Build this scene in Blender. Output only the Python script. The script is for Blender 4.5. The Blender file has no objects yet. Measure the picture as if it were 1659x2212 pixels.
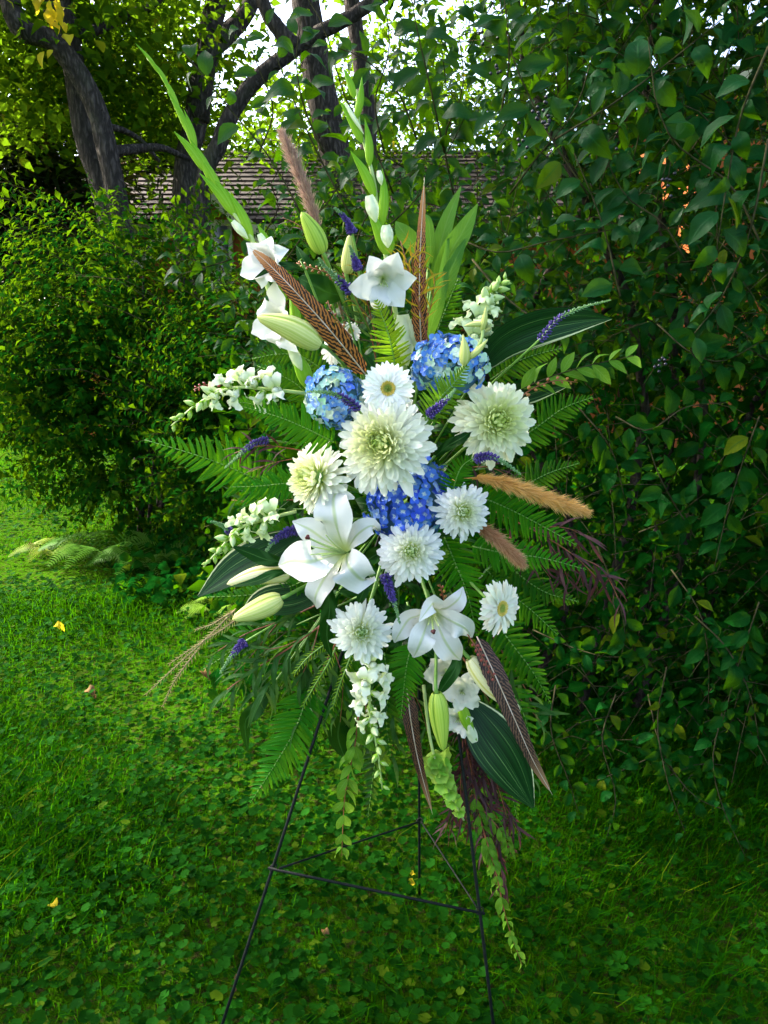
import bpy, math, random
import numpy as np
from mathutils import Vector, Matrix

random.seed(7)
rng = np.random.default_rng(11)
sc = bpy.context.scene
COL = sc.collection
PI = math.pi

# ------------------------------------------------------------------ camera, sky, sun, exposure
F = 1736.0; CU = 829.5; CV = 1106.0
PITCH = math.radians(12.5)
CAMP = Vector((0, 0, 1.5))
cam = bpy.data.cameras.new('camera')
cam.sensor_fit = 'VERTICAL'; cam.sensor_height = 24.0; cam.lens = 24.0 * F / 2212.0
cam.clip_start = 0.05; cam.clip_end = 600
camo = bpy.data.objects.new('camera', cam); COL.objects.link(camo)
camo.location = CAMP; camo.rotation_euler = (PI / 2 - PITCH, 0, 0)
sc.camera = camo

SUN_AZ = math.radians(-65); SUN_EL = math.radians(43)
SUN = Vector((math.sin(SUN_AZ) * math.cos(SUN_EL), math.cos(SUN_AZ) * math.cos(SUN_EL), math.sin(SUN_EL)))
w = bpy.data.worlds.new('World'); sc.world = w; w.use_nodes = True
nt = w.node_tree; bg = nt.nodes['Background']
sky = nt.nodes.new('ShaderNodeTexSky'); sky.sky_type = 'NISHITA'; sky.sun_disc = False
sky.sun_elevation = SUN_EL; sky.sun_rotation = SUN_AZ; sky.dust_density = 4.0; sky.air_density = 0.7; sky.ozone_density = 0.3
nt.links.new(sky.outputs[0], bg.inputs[0]); bg.inputs[1].default_value = 0.15
sl = bpy.data.lights.new('sun', 'SUN'); sl.energy = 3.6; sl.angle = math.radians(0.5); sl.color = (1.0, 0.93, 0.80)
so = bpy.data.objects.new('sun', sl); COL.objects.link(so)
so.rotation_euler = SUN.to_track_quat('Z', 'Y').to_euler()
vs = sc.view_settings
sc.display_settings.display_device = 'sRGB'
vs.view_transform = 'Standard'; vs.look = 'None'; vs.gamma = 1.0; vs.exposure = 2.8; vs.use_curve_mapping = False
cy = sc.cycles
cy.max_bounces = 6; cy.diffuse_bounces = 3; cy.glossy_bounces = 2; cy.transmission_bounces = 4; cy.transparent_max_bounces = 4
cy.caustics_reflective = False; cy.caustics_refractive = False
cy.use_denoising = True

FWD = Vector((0, math.cos(PITCH), -math.sin(PITCH))); UPV = Vector((0, math.sin(PITCH), math.cos(PITCH))); RT = Vector((1, 0, 0))


def at(u, v, y):
    """world point seen at reference pixel (u, v) at world depth y"""
    d = FWD + RT * ((u - CU) / F) - UPV * ((v - CV) / F)
    return CAMP + d * (y / d.y)


def ground(u, v, z=0.0):
    d = FWD + RT * ((u - CU) / F) - UPV * ((v - CV) / F)
    return CAMP + d * ((z - CAMP.z) / d.z)


def mpp(p):
    """metres per reference pixel at point p"""
    return (p - CAMP).dot(FWD) / F


def face(p, a=0.0, b=0.0):
    """direction from p to the camera, leaned by a to the right and b upwards"""
    n = (CAMP - p).normalized()
    return (n + RT * a + UPV * b).normalized()


# ------------------------------------------------------------------ objects and naming
def props(o, label=None, cat=None, group=None, kind=None):
    if label: o['label'] = label
    if cat: o['category'] = cat
    if group: o['group'] = group
    if kind: o['kind'] = kind
    return o


def thing(name, label, cat, loc, group=None):
    o = bpy.data.objects.new(name, None); COL.objects.link(o)
    o.empty_display_size = 0.05; o.location = loc
    return props(o, label, cat, group)


def wloc(o):
    p = Vector((0, 0, 0))
    while o is not None:
        p = p + o.location; o = o.parent
    return p


def link(name, me, parent=None, M=None, color=None, kind=None, label=None):
    """an object with mesh me; M is its WORLD matrix"""
    o = bpy.data.objects.new(name, me); COL.objects.link(o)
    if parent is not None:
        o.parent = parent
        off = Matrix.Translation(-wloc(parent))
    else:
        off = Matrix.Identity(4)
    if M is not None: o.matrix_local = off @ M
    elif parent is not None: o.location = -wloc(parent)
    if color is not None: o.color = (*color[:3], 1.0)
    if kind: o['kind'] = kind
    if label: o['label'] = label
    return o


class MB:
    def __init__(s): s.v = []; s.f = []; s.uv = []; s.mi = []

    def grid(s, P, uv, mi=0, closed=False):
        b = len(s.v); n = len(P); m = len(P[0])
        for r, q in zip(P, uv):
            s.v.extend(r); s.uv.extend(q)
        for i in range(n - 1):
            for j in range(m - 1 if not closed else m):
                k = (j + 1) % m
                s.f.append((b + i * m + j, b + (i + 1) * m + j, b + (i + 1) * m + k, b + i * m + k)); s.mi.append(mi)

    def face(s, pts, mi=0, uv=None):
        b = len(s.v); s.v.extend(pts); s.uv.extend(uv or [(0.5, 0.5)] * len(pts))
        s.f.append(tuple(range(b, b + len(pts)))); s.mi.append(mi)

    def box(s, lo, hi, mi=0):
        x0, y0, z0 = lo; x1, y1, z1 = hi
        b = len(s.v)
        s.v += [Vector(p) for p in ((x0, y0, z0), (x1, y0, z0), (x1, y1, z0), (x0, y1, z0), (x0, y0, z1), (x1, y0, z1), (x1, y1, z1), (x0, y1, z1))]
        s.uv += [(0, 0)] * 8
        for f in ((0, 3, 2, 1), (4, 5, 6, 7), (0, 1, 5, 4), (1, 2, 6, 5), (2, 3, 7, 6), (3, 0, 4, 7)):
            s.f.append(tuple(b + i for i in f)); s.mi.append(mi)

    def mesh(s, name, mats, smooth=True, origin=None):
        me = bpy.data.meshes.new(name)
        V = [tuple(Vector(p) - origin) if origin is not None else tuple(p) for p in s.v]
        me.from_pydata(V, [], s.f)
        for m in (mats if isinstance(mats, (list, tuple)) else [mats]): me.materials.append(m)
        if any(s.mi): me.polygons.foreach_set('material_index', s.mi)
        ul = me.uv_layers.new(name='UVMap')
        li = np.empty(len(me.loops), np.int32); me.loops.foreach_get('vertex_index', li)
        ul.data.foreach_set('uv', np.array(s.uv, np.float32)[li].ravel())
        if smooth: me.polygons.foreach_set('use_smooth', [True] * len(me.polygons))
        me.update(); return me

    def build(s, name, mats, parent=None, **k):
        sm = k.pop('smooth', True)
        if parent is None:
            return link(name, s.mesh(name, mats, sm), None, None, **k)
        o = link(name, s.mesh(name, mats, sm, wloc(parent)), parent, None, **k)
        o.location = (0, 0, 0)
        return o


def spline(pts, n):
    """n+1 samples of a Catmull-Rom curve through pts"""
    p = [Vector(q) for q in pts]
    if len(p) == 2: return [p[0].lerp(p[1], i / n) for i in range(n + 1)]
    e = [p[0] * 2 - p[1]] + p + [p[-1] * 2 - p[-2]]
    out = []; m = len(p) - 1
    for i in range(n + 1):
        t = i / n * m; k = min(int(t), m - 1); t -= k
        a, b, c, d = e[k:k + 4]
        out.append(0.5 * (2 * b + (c - a) * t + (2 * a - 5 * b + 4 * c - d) * t * t + (3 * b - a - 3 * c + d) * t ** 3))
    return out


def tangents(C):
    n = len(C)
    return [(C[min(i + 1, n - 1)] - C[max(i - 1, 0)]).normalized() for i in range(n)]


def perp(T, h):
    s = T.cross(h)
    if s.length < 1e-5: s = T.cross(Vector((0.31, 0.5, 0.8)))
    return s.normalized()


def tube(mb, pts, r0, r1, n=8, k=6, mi=0, rough=0.0, bulge=None):
    C = spline(pts, n); T = tangents(C); P = []; U = []
    ref = Vector((0.2, -1, 0.1))
    for i, (c, t) in enumerate(zip(C, T)):
        a = perp(t, ref); b = t.cross(a); q = i / n
        r = r0 + (r1 - r0) * q
        if bulge: r *= bulge(q)
        P.append([c + (a * math.cos(2 * PI * j / k) + b * math.sin(2 * PI * j / k)) * r * (1 + rough * (random.random() - .5)) for j in range(k)])
        U.append([(q, j / k) for j in range(k)])
    mb.grid(P, U, mi, closed=True)
    b0 = len(mb.v) - (n + 1) * k
    mb.f.append(tuple(b0 + j for j in range(k))); mb.mi.append(mi)
    mb.f.append(tuple(b0 + n * k + j for j in reversed(range(k)))); mb.mi.append(mi)


def blade(mb, pts, width, nh, n=10, m=2, fold=0.0, cup=0.0, wave=0.0, wf=3.0, mi=0, twist=0.0, asym=0.0):
    C = spline(pts, n); T = tangents(C); P = []; U = []; ph = random.random() * 6
    for i, (c, t) in enumerate(zip(C, T)):
        q = i / n
        s = perp(t, nh); N = s.cross(t)
        if twist:
            a = twist * q; s, N = s * math.cos(a) + N * math.sin(a), N * math.cos(a) - s * math.sin(a)
        hw = max(width(q), 1e-5) / 2
        row = []; ur = []
        for j in range(-m, m + 1):
            x = j / m
            row.append(c + s * hw * (x + asym * (1 - x * x)) + N * hw * (fold * abs(x) + cup * x * x + wave * x * abs(x) * math.sin(wf * 2 * PI * q + ph + (1.3 if x > 0 else 0))))
            ur.append((q, (x + 1) / 2))
        P.append(row); U.append(ur)
    mb.grid(P, U, mi)


def pod(mb, pb, pt, w, prof, nh, n=10, k=12, flat=1.0, ribs=0, ribd=0.0, mi=0, bend=0.0, a0=0.0, a1=2 * PI):
    """closed bud-like body from pb to pt"""
    ax = pt - pb; L = ax.length; mid = pb.lerp(pt, .5) + perp(ax.normalized(), nh) * bend * L
    C = spline([pb, mid, pt], n); T = tangents(C); P = []; U = []
    full = abs(a1 - a0 - 2 * PI) < 1e-4
    for i, (c, t) in enumerate(zip(C, T)):
        q = i / n; s = perp(t, nh); N = s.cross(t); r = w / 2 * prof(q)
        row = []; ur = []
        for j in range(k if full else k + 1):
            a = a0 + (a1 - a0) * j / k
            rr = r * (1 - ribd * (abs(math.cos(ribs * a / 2)) ** 6)) if ribs else r
            row.append(c + s * math.cos(a) * rr + N * math.sin(a) * rr * flat); ur.append((q, j / k))
        P.append(row); U.append(ur)
    mb.grid(P, U, mi, closed=full)


def mesh_arrays(name, V, Fq, uv, mat):
    """fast mesh of quads (or tris) from arrays"""
    me = bpy.data.meshes.new(name)
    nf, k = Fq.shape
    me.vertices.add(len(V)); me.vertices.foreach_set('co', V.astype(np.float32).ravel())
    me.loops.add(nf * k); me.loops.foreach_set('vertex_index', Fq.astype(np.int32).ravel())
    me.polygons.add(nf); me.polygons.foreach_set('loop_start', np.arange(0, nf * k, k, dtype=np.int32))
    me.polygons.foreach_set('use_smooth', np.ones(nf, bool))
    me.update(calc_edges=True)
    ul = me.uv_layers.new(name='UVMap'); ul.data.foreach_set('uv', uv[Fq.ravel()].astype(np.float32).ravel())
    me.materials.append(mat)
    return me


def norm(a): return a / np.maximum(np.linalg.norm(a, axis=-1, keepdims=True), 1e-9)


def frames(D, Nh):
    X = norm(D); Y = norm(np.cross(Nh, X)); Z = np.cross(X, Y)
    return np.stack([X, Y, Z], axis=-1)           # columns = axes


def scatter(name, tmpl, pos, R, S, mat, parent=None, kind='stuff', label=None):
    tv, tf, tu = tmpl
    N = len(pos); k = len(tv)
    S = np.asarray(S)
    if S.ndim == 1: S = np.stack([S, S, S], 1)
    V = np.einsum('nij,nkj->nki', R, tv[None] * S[:, None, :]) + pos[:, None, :]
    if parent is not None: V = V - np.array(wloc(parent))
    Fq = (tf[None] + (np.arange(N) * k)[:, None, None]).reshape(-1, tf.shape[1])
    me = mesh_arrays(name, V.reshape(-1, 3), Fq, np.tile(tu, (N, 1)), mat)
    o = link(name, me, parent, None, kind=kind, label=label)
    if parent is not None: o.location = (0, 0, 0)
    return o


def largest_in_frame(P, S, k):
    """mask of the k leaves that show largest in the photograph"""
    d = P - np.array(CAMP); z = d @ np.array(FWD); u = CU + F * d[:, 0] / np.maximum(z, .1); v = CV - F * (d @ np.array(UPV)) / np.maximum(z, .1)
    sc_ = np.where((z > .3) & (u > -10) & (u < 1669) & (v > -10) & (v < 2222), S / np.maximum(z, .1), 0)
    m = np.zeros(len(P), bool)
    if k > 0:
        i = np.argsort(-sc_)[:k]; m[i[sc_[i] > 0]] = True
    return m


def leaf_objects(parent, meshes, P, Rm, S, m):
    for i in np.nonzero(m)[0]:
        r = Rm[i] * S[i]; p = P[i]
        link('leaf', meshes[i % len(meshes)], parent, Matrix(((r[0, 0], r[0, 1], r[0, 2], p[0]), (r[1, 0], r[1, 1], r[1, 2], p[1]), (r[2, 0], r[2, 1], r[2, 2], p[2]), (0, 0, 0, 1))))


def tmpl(mb):
    return np.array([tuple(p) for p in mb.v]), np.array(mb.f), np.array(mb.uv)


X, Y, Z = Vector((1, 0, 0)), Vector((0, 1, 0)), Vector((0, 0, 1))


def leaf_mb(wr=0.5, droop=0.25, fold=0.25, n=5, m=1, peak=0.45, wave=0.0, sharp=1.0, side=0.0):
    """a unit leaf along +X facing +Z"""
    mb = MB()
    pts = [Vector((0, 0, 0)), Vector((.5, side * .5, droop * .25)), Vector((1, side, -droop * .6))]
    ex = math.log(.5) / math.log(peak)
    blade(mb, pts, lambda t: wr * max(0.03, math.sin(PI * t ** ex)) ** sharp, Z, n=n, m=m, fold=fold, wave=wave, wf=2)
    return mb


def mat4(p, d, nh, sx, sy=None, sz=None):
    x = Vector(d).normalized(); y = Vector(nh).cross(x)
    if y.length < 1e-5: y = Vector((.3, .8, .5)).cross(x)
    y.normalize(); z = x.cross(y)
    sy = sx if sy is None else sy; sz = sx if sz is None else sz
    return Matrix(((x.x * sx, y.x * sy, z.x * sz, p.x), (x.y * sx, y.y * sy, z.y * sz, p.y), (x.z * sx, y.z * sy, z.z * sz, p.z), (0, 0, 0, 1)))


# ------------------------------------------------------------------ materials
class NG:
    def __init__(s, name):
        s.m = bpy.data.materials.new(name); s.m.use_nodes = True
        s.t = s.m.node_tree; s.t.nodes.clear()
        s.out = s.t.nodes.new('ShaderNodeOutputMaterial')

    def n(s, ty, **k):
        o = s.t.nodes.new('ShaderNode' + ty)
        for a, b in k.items(): setattr(o, a, b)
        return o

    def l(s, a, b): s.t.links.new(a, b)

    def val(s, sock, x):
        if hasattr(x, 'is_linked') or isinstance(x, bpy.types.NodeSocket): s.l(x, sock)
        else:
            try: sock.default_value = x
            except Exception: sock.default_value = (*x, 1.0)

    def math(s, op, a, b=0.0, c=None):
        o = s.n('Math', operation=op); s.val(o.inputs[0], a); s.val(o.inputs[1], b)
        if c is not None: s.val(o.inputs[2], c)
        return o.outputs[0]

    def mix(s, f, a, b, bt='MIX'):
        o = s.n('Mix', data_type='RGBA', blend_type=bt); s.val(o.inputs[0], f); s.val(o.inputs[6], a); s.val(o.inputs[7], b)
        return o.outputs[2]

    def ss(s, x, a, b):
        o = s.n('MapRange', interpolation_type='SMOOTHSTEP'); s.val(o.inputs[0], x); s.val(o.inputs[1], a); s.val(o.inputs[2], b)
        return o.outputs[0]

    def noise(s, scale, detail=3.0, vec=None, rough=.55):
        o = s.n('TexNoise'); o.inputs['Scale'].default_value = scale; o.inputs['Detail'].default_value = detail; o.inputs['Roughness'].default_value = rough
        if vec is not None: s.l(vec, o.inputs['Vector'])
        return o.outputs[0]

    def uvxy(s):
        u = s.n('UVMap'); x = s.n('SeparateXYZ'); s.l(u.outputs[0], x.inputs[0]); return x.outputs[0], x.outputs[1]

    def across(s):
        x, y = s.uvxy(); return x, s.math('MULTIPLY', s.math('ABSOLUTE', s.math('SUBTRACT', y, .5)), 2.0)

    def objpos(s): return s.n('TexCoord').outputs['Object']

    def rnd(s, how):
        return s.n('ObjectInfo').outputs['Random'] if how == 'object' else s.n('NewGeometry').outputs['Random Per Island']

    def finish(s, col, rough=.5, trans=0.0, tcol=None, bump=None, bstr=.3, bdist=.001, spec=.4, coat=0.0, metal=0.0, sheen=0.0):
        p = s.n('BsdfPrincipled'); s.val(p.inputs['Base Color'], col); s.val(p.inputs['Roughness'], rough)
        p.inputs['Specular IOR Level'].default_value = spec; p.inputs['Coat Weight'].default_value = coat; p.inputs['Metallic'].default_value = metal
        p.inputs['Sheen Weight'].default_value = sheen
        nrm = None
        if bump is not None:
            b = s.n('Bump'); b.inputs['Strength'].default_value = bstr; b.inputs['Distance'].default_value = bdist; s.l(bump, b.inputs['Height']); nrm = b.outputs[0]
            s.l(nrm, p.inputs['Normal'])
        r = p.outputs[0]
        if trans:
            t = s.n('BsdfTranslucent'); s.val(t.inputs[0], tcol if tcol is not None else col)
            x = s.n('MixShader'); x.inputs[0].default_value = trans; s.l(r, x.inputs[1]); s.l(t.outputs[0], x.inputs[2]); r = x.outputs[0]
        s.l(r, s.out.inputs[0]); return s.m


def mat_leaf(name, c1, c2, tc, how='island', rough=.42, trans=.35, vein=None, veins=9.0, spec=.45, c3=None, p3=.08, spots=0.0):
    g = NG(name); r = g.rnd(how)
    col = g.mix(r, c1, c2)
    if c3 is not None:
        col = g.mix(g.ss(g.math('FRACT', g.math('MULTIPLY', r, 17.31)), 1 - p3, 1 - p3 * .6), col, c3)
    x, a = g.across()
    bump = None
    lat = g.math('SINE', g.math('MULTIPLY', g.math('SUBTRACT', x, g.math('MULTIPLY', a, .22)), veins * 2 * PI))
    lat = g.ss(lat, .75, 1.0)
    mid = g.math('SUBTRACT', 1.0, g.ss(a, .02, .12))
    v = g.math('MAXIMUM', g.math('MULTIPLY', lat, .55), mid)
    if vein is not None:
        col = g.mix(g.math('MULTIPLY', v, .7), col, vein); bump = g.math('SUBTRACT', 1.0, v)
    col = g.mix(g.math('MULTIPLY', g.noise(60, 2, g.objpos()), .5), col, tuple(q * .55 for q in c1))
    if spots:
        sp = g.ss(g.noise(90, 1, g.objpos()), .68, .74)
        col = g.mix(g.math('MULTIPLY', sp, spots), col, (.02, .013, .006))
    return g.finish(col, rough + .05, trans, g.mix(r, tc, tuple(q * 1.25 for q in tc)), bump, .35, .002, spec * .14)


def mat_plain(name, c, c2=None, rough=.5, spec=.4, scale=40, bump=0, trans=0, metal=0, how=None, stretch=None):
    g = NG(name); vec = g.objpos()
    if stretch:
        mp = g.n('Mapping'); g.l(vec, mp.inputs[0]); mp.inputs['Scale'].default_value = stretch; vec = mp.outputs[0]
    nz = g.noise(scale, 4, vec)
    f = g.rnd(how) if how else g.ss(nz, .3, .7)
    col = g.mix(f, c, c2 or tuple(q * .7 for q in c))
    return g.finish(col, rough, trans, None, nz if bump else None, bump or .3, .01, spec, metal=metal)


def mat_petal(name, base, trans=.28, streak=.12, tipc=None, rough=.55, basew=.35):
    """object colour, tinted towards 'base' near the claw, with fine streaks along the petal"""
    g = NG(name); oc = g.n('ObjectInfo').outputs['Color']
    x, y = g.uvxy()
    col = g.mix(g.math('SUBTRACT', 1.0, g.ss(x, 0.0, basew)), oc, base)
    st = g.math('SINE', g.math('MULTIPLY', y, 34.0))
    col = g.mix(g.math('MULTIPLY', g.ss(st, .2, 1.0), streak), col, g.mix(.5, col, base))
    if tipc: col = g.mix(g.ss(x, .85, 1.0), col, tipc)
    return g.finish(col, rough, trans, col, st, .12, .0006, .25)


m_mum = mat_petal('mum_petal', (.68, .76, .22), trans=.45, basew=.5)
m_ger = mat_petal('gerbera_petal', (.72, .68, .38), streak=.2, trans=.35)
m_glad = mat_petal('gladiolus_petal', (.62, .70, .36), streak=.05, basew=.4)
m_snap = mat_petal('snapdragon_petal', (.50, .62, .24), streak=.05, basew=.6)
m_hyd = mat_petal('hydrangea_petal', (.62, .72, .62), streak=.1, basew=.35, trans=.2)


def _lily():
    g = NG('lily_petal'); x, a = g.across(); x2, y = g.uvxy()
    mid = g.math('SUBTRACT', 1.0, g.ss(a, .03, .16))
    col = g.mix(g.math('MULTIPLY', mid, .7), (.63, .64, .59), (.36, .46, .18))
    col = g.mix(g.math('SUBTRACT', 1.0, g.ss(x, .02, .32)), col, (.52, .62, .18))
    col = g.mix(g.math('MULTIPLY', g.ss(g.math('SINE', g.math('MULTIPLY', y, 50.0)), .3, 1.0), .06), col, (.6, .66, .5))
    h = g.math('ADD', g.math('MULTIPLY', mid, -1.0), g.math('MULTIPLY', g.math('SINE', g.math('MULTIPLY', y, 50.0)), .12))
    return g.finish(col, .42, .25, col, h, .3, .002, .35)


def _bud(name, c1, c2, seam):
    g = NG(name); x, y = g.uvxy()
    s = g.math('SINE', g.math('MULTIPLY', y, 8 * 2 * PI)); e = g.math('ABSOLUTE', g.math('SUBTRACT', y, .5))
    nz = g.noise(25, 3, g.objpos())
    f = g.math('ADD', g.math('MULTIPLY', g.ss(s, -.4, 1), .35), g.math('MULTIPLY', nz, .6))
    col = g.mix(f, c1, c2)
    col = g.mix(g.math('MULTIPLY', g.ss(e, .40, .5), .8), col, seam)
    col = g.mix(g.math('MULTIPLY', g.math('SUBTRACT', 1.0, g.ss(e, .0, .05)), .5), col, seam)
    return g.finish(col, .38, .12, col, s, .2, .0008, .2)


m_lily = _lily()
m_budg = _bud('green_bud', (.30, .46, .035), (.46, .58, .10), (.10, .22, .012))
m_budp = _bud('pale_bud', (.46, .52, .10), (.70, .70, .30), (.26, .36, .03))
m_budc = _bud('cream_bud', (.74, .70, .30), (.80, .78, .50), (.55, .52, .06))


def _spathe():
    g = NG('spathe'); x, y = g.uvxy()
    s = g.math('SINE', g.math('MULTIPLY', y, 60.0))
    col = g.mix(g.ss(x, .0, .9), (.26, .46, .025), (.13, .33, .008))
    col = g.mix(g.math('MULTIPLY', g.ss(s, .1, 1), .25), col, (.30, .50, .08))
    return g.finish(col, .4, .15, col, s, .15, .0006, .1)


m_spathe = _spathe()
m_stem = mat_plain('green_stem', (.10, .24, .025), (.17, .32, .05), .45)
m_core = mat_plain('flower_core', (.04, .10, .16), (.08, .18, .16), .7, .1)
m_palestem = mat_plain('pale_stem', (.34, .46, .12), (.42, .52, .2), .45)
m_redstem = mat_plain('red_stem', (.16, .035, .018), (.26, .08, .03), .5)
m_yellow = mat_plain('gold_floret', (.55, .40, .04), (.70, .58, .14), .6, how='island')
m_drystem = mat_plain('dry_stem', (.20, .12, .05), (.30, .22, .09), .6)
m_greenfl = mat_plain('lime_floret', (.28, .38, .03), (.45, .52, .10), .6, how='island')
m_purple = mat_plain('violet_floret', (.020, .010, .080), (.075, .045, .24), .55, how='island')
m_vgreen = mat_plain('green_floret', (.07, .19, .05), (.18, .32, .14), .55, how='island')
m_anther = mat_plain('dark_anther', (.05, .008, .008), (.09, .015, .012), .6)
m_black = mat_plain('easel_paint', (.003, .005, .004), (.006, .009, .007), .5, .12, 120, .1)
m_berry = mat_plain('brown_berry', (.20, .05, .015), (.34, .14, .02), .35, .5, how='object')
m_redberry = mat_plain('red_berry', (.17, .02, .014), (.26, .045, .025), .4, .5, how='object')
m_blackberry = mat_plain('black_berry', (.006, .006, .011), (.012, .011, .02), .3, .5, how='object')


def _fern():
    g = NG('fern_leaflet'); oc = g.n('ObjectInfo').outputs['Color']; x, a = g.across()
    r = g.rnd('object')
    col = g.mix(g.math('MULTIPLY', r, .35), oc, (.012, .10, .001))
    lat = g.math('SINE', g.math('MULTIPLY', g.math('SUBTRACT', x, g.math('MULTIPLY', a, .08)), 26 * PI))
    col = g.mix(g.math('MULTIPLY', g.math('SUBTRACT', 1.0, g.ss(a, .0, .14)), .5), col, (.02, .07, .004))
    return g.finish(col, .45, .38, g.mix(.5, col, (.16, .32, .01)), lat, .3, .001, .07)


m_fern = _fern()


def _asp():
    g = NG('variegated_leaf'); oc = g.n('ObjectInfo').outputs['Color']; x, y = g.uvxy()
    mp = g.n('Mapping'); g.l(g.n('UVMap').outputs[0], mp.inputs[0]); mp.inputs['Scale'].default_value = (.6, 26, 1)
    nz = g.noise(1.0, 2, mp.outputs[0])
    col = g.mix(g.ss(nz, .4, .62), (.003, .020, .004), (.009, .050, .009))
    sx = g.n('SeparateXYZ'); g.l(oc, sx.inputs[0]); ye = g.math('ABSOLUTE', g.math('SUBTRACT', sx.outputs[0], y))
    edge = g.math('MULTIPLY', g.math('SUBTRACT', 1.0, g.ss(ye, .03, .065)), g.ss(nz, .38, .5))
    col = g.mix(edge, col, (.62, .66, .34))
    col = g.mix(g.math('MULTIPLY', g.ss(nz, .64, .70), .5), col, (.24, .38, .12))
    s = g.math('SINE', g.math('MULTIPLY', y, 150.0))
    return g.finish(col, .34, .12, col, s, .18, .0008, .16)


m_asp = _asp()
m_dark = mat_leaf('dark_glossy_leaf', (.002, .026, .0015), (.006, .050, .004), (.03, .10, .004), 'object', .34, .1, (.05, .14, .03), 1.0, .5)
m_lance = mat_leaf('lance_leaf', (.045, .15, .016), (.07, .20, .025), (.16, .34, .02), 'object', .35, .32, (.14, .28, .06), 12, .5)
m_myrt = mat_leaf('myrtle_leaf', (.05, .16, .006), (.10, .25, .012), (.18, .34, .03), 'object', .38, .3, (.15, .28, .06), 6, .45)
m_euc = mat_leaf('willow_leaf', (.014, .065, .008), (.035, .115, .018), (.10, .2, .03), 'object', .5, .25, (.08, .16, .06), 1, .35)
m_agonis = mat_leaf('purple_leaf', (.036, .018, .019), (.085, .045, .046), (.12, .03, .02), 'object', .45, .2, None, 1, .4)
m_gold = mat_leaf('gold_leaf', (.32, .20, .012), (.20, .22, .015), (.55, .36, .02), 'object', .5, .3, None, 1, .3)
m_club = mat_leaf('club_leaf', (.09, .20, .012), (.15, .28, .02), (.30, .42, .02), 'object', .45, .3, None, 1, .35)
m_dry = mat_leaf('dry_leaf', (.24, .24, .06), (.36, .32, .12), (.4, .3, .1), 'object', .6, .25, None, 1, .3)
m_bell = mat_petal('bell_calyx', (.20, .40, .03), trans=.3, streak=.1, basew=.8)


def _feather():
    g = NG('barred_feather'); x, a = g.across(); oc = g.n('ObjectInfo').outputs['Color']
    nz = g.noise(30, 2, g.objpos())
    ph = g.math('ADD', g.math('MULTIPLY', x, 30.0), g.math('ADD', g.math('MULTIPLY', a, -1.7), g.math('MULTIPLY', nz, 1.5)))
    bar = g.ss(g.math('SINE', g.math('MULTIPLY', ph, 2 * PI)), -.45, .1)
    bar = g.math('MULTIPLY', bar, g.math('SUBTRACT', 1.0, g.ss(x, .68, .92)))
    col = g.mix(bar, oc, (.014, .007, .004))
    col = g.mix(g.math('MULTIPLY', g.ss(x, .7, 1.0), .6), col, (.42, .24, .09))
    return g.finish(col, .55, .15, col, None, spec=.3)


m_feather = _feather()
m_quill = mat_plain('feather_quill', (.42, .32, .20), (.6, .5, .4), .4)


def _plume():
    g = NG('plume_hair'); oc = g.n('ObjectInfo').outputs['Color']; x, y = g.uvxy(); r = g.rnd('island')
    col = g.mix(r, g.mix(.45, oc, (.10, .045, .02)), oc)
    col = g.mix(g.ss(x, .35, 1.0), col, g.mix(.35, oc, (.74, .58, .36)))
    return g.finish(col, .7, .35, col, None, spec=.2, sheen=.2)


m_plume = _plume()
m_hedge = mat_leaf('hedge_leaf', (.0005, .024, .0022), (.0025, .040, .0028), (.06, .19, .001), 'island', .45, .24, (.014, .075, .008), 7, .0, (.07, .10, .003), .05, .3)
m_hedgeo = mat_leaf('hedge_leaf_front', (.0005, .026, .0032), (.0025, .043, .0042), (.06, .19, .001), 'object', .45, .22, (.012, .07, .010), 7, .15, (.08, .11, .003), .05, .5)
m_hedge1 = mat_leaf('hedge_leaf_upper_skytint', (.0008, .027, .0050), (.0035, .046, .0072), (.08, .22, .001), 'island', .42, .26, (.010, .070, .012), 7, .2, (.07, .10, .003), .05, .3)  # upper leaves bluer: sky tint put into the leaf colour
m_hedge1o = mat_leaf('hedge_leaf_upper_front_skytint', (.0008, .029, .0062), (.0035, .050, .0088), (.08, .22, .001), 'object', .40, .24, (.012, .075, .018), 7, .5, (.08, .11, .003), .05, .5)  # same bluish sky tint put into the front leaves' colour
m_shrub = mat_leaf('shrub_leaf', (.0012, .025, .0018), (.009, .058, .003), (.11, .23, .002), 'island', .30, .24, None, 1, .0, (.06, .12, .006), .06)
m_shrubo = mat_leaf('shrub_leaf_front', (.0012, .027, .0020), (.009, .060, .003), (.11, .23, .002), 'object', .32, .24, (.03, .11, .008), 6, .0)
m_crown = mat_leaf('crown_leaf', (.016, .055, .003), (.045, .090, .006), (.11, .21, .004), 'island', .5, .42, None, 1, .0, (.30, .25, .01), .06)
m_crowno = mat_leaf('crown_leaf_front', (.016, .055, .003), (.045, .090, .006), (.11, .21, .004), 'object', .5, .42, None, 1, .0, (.30, .25, .01), .06)
m_conifer = mat_leaf('conifer_leaf', (.010, .024, .008), (.03, .035, .012), (.04, .06, .01), 'island', .6, .2, None, 1, .3, (.12, .06, .02), .15)
m_yleaf = mat_leaf('yellow_leaf', (.50, .38, .02), (.62, .50, .03), (.85, .65, .02), 'object', .5, .5, None, 1, .3)
m_brown = mat_leaf('brown_leaf', (.13, .075, .028), (.19, .12, .05), (.2, .1, .04), 'object', .7, .15, (.1, .05, .02), 6, .2)
m_grass = mat_leaf('grass_blade', (.0010, .024, .0004), (.012, .070, .0010), (.05, .20, .001), 'island', .65, .3, None, 1, .0, (.08, .12, .004), .05)
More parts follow.
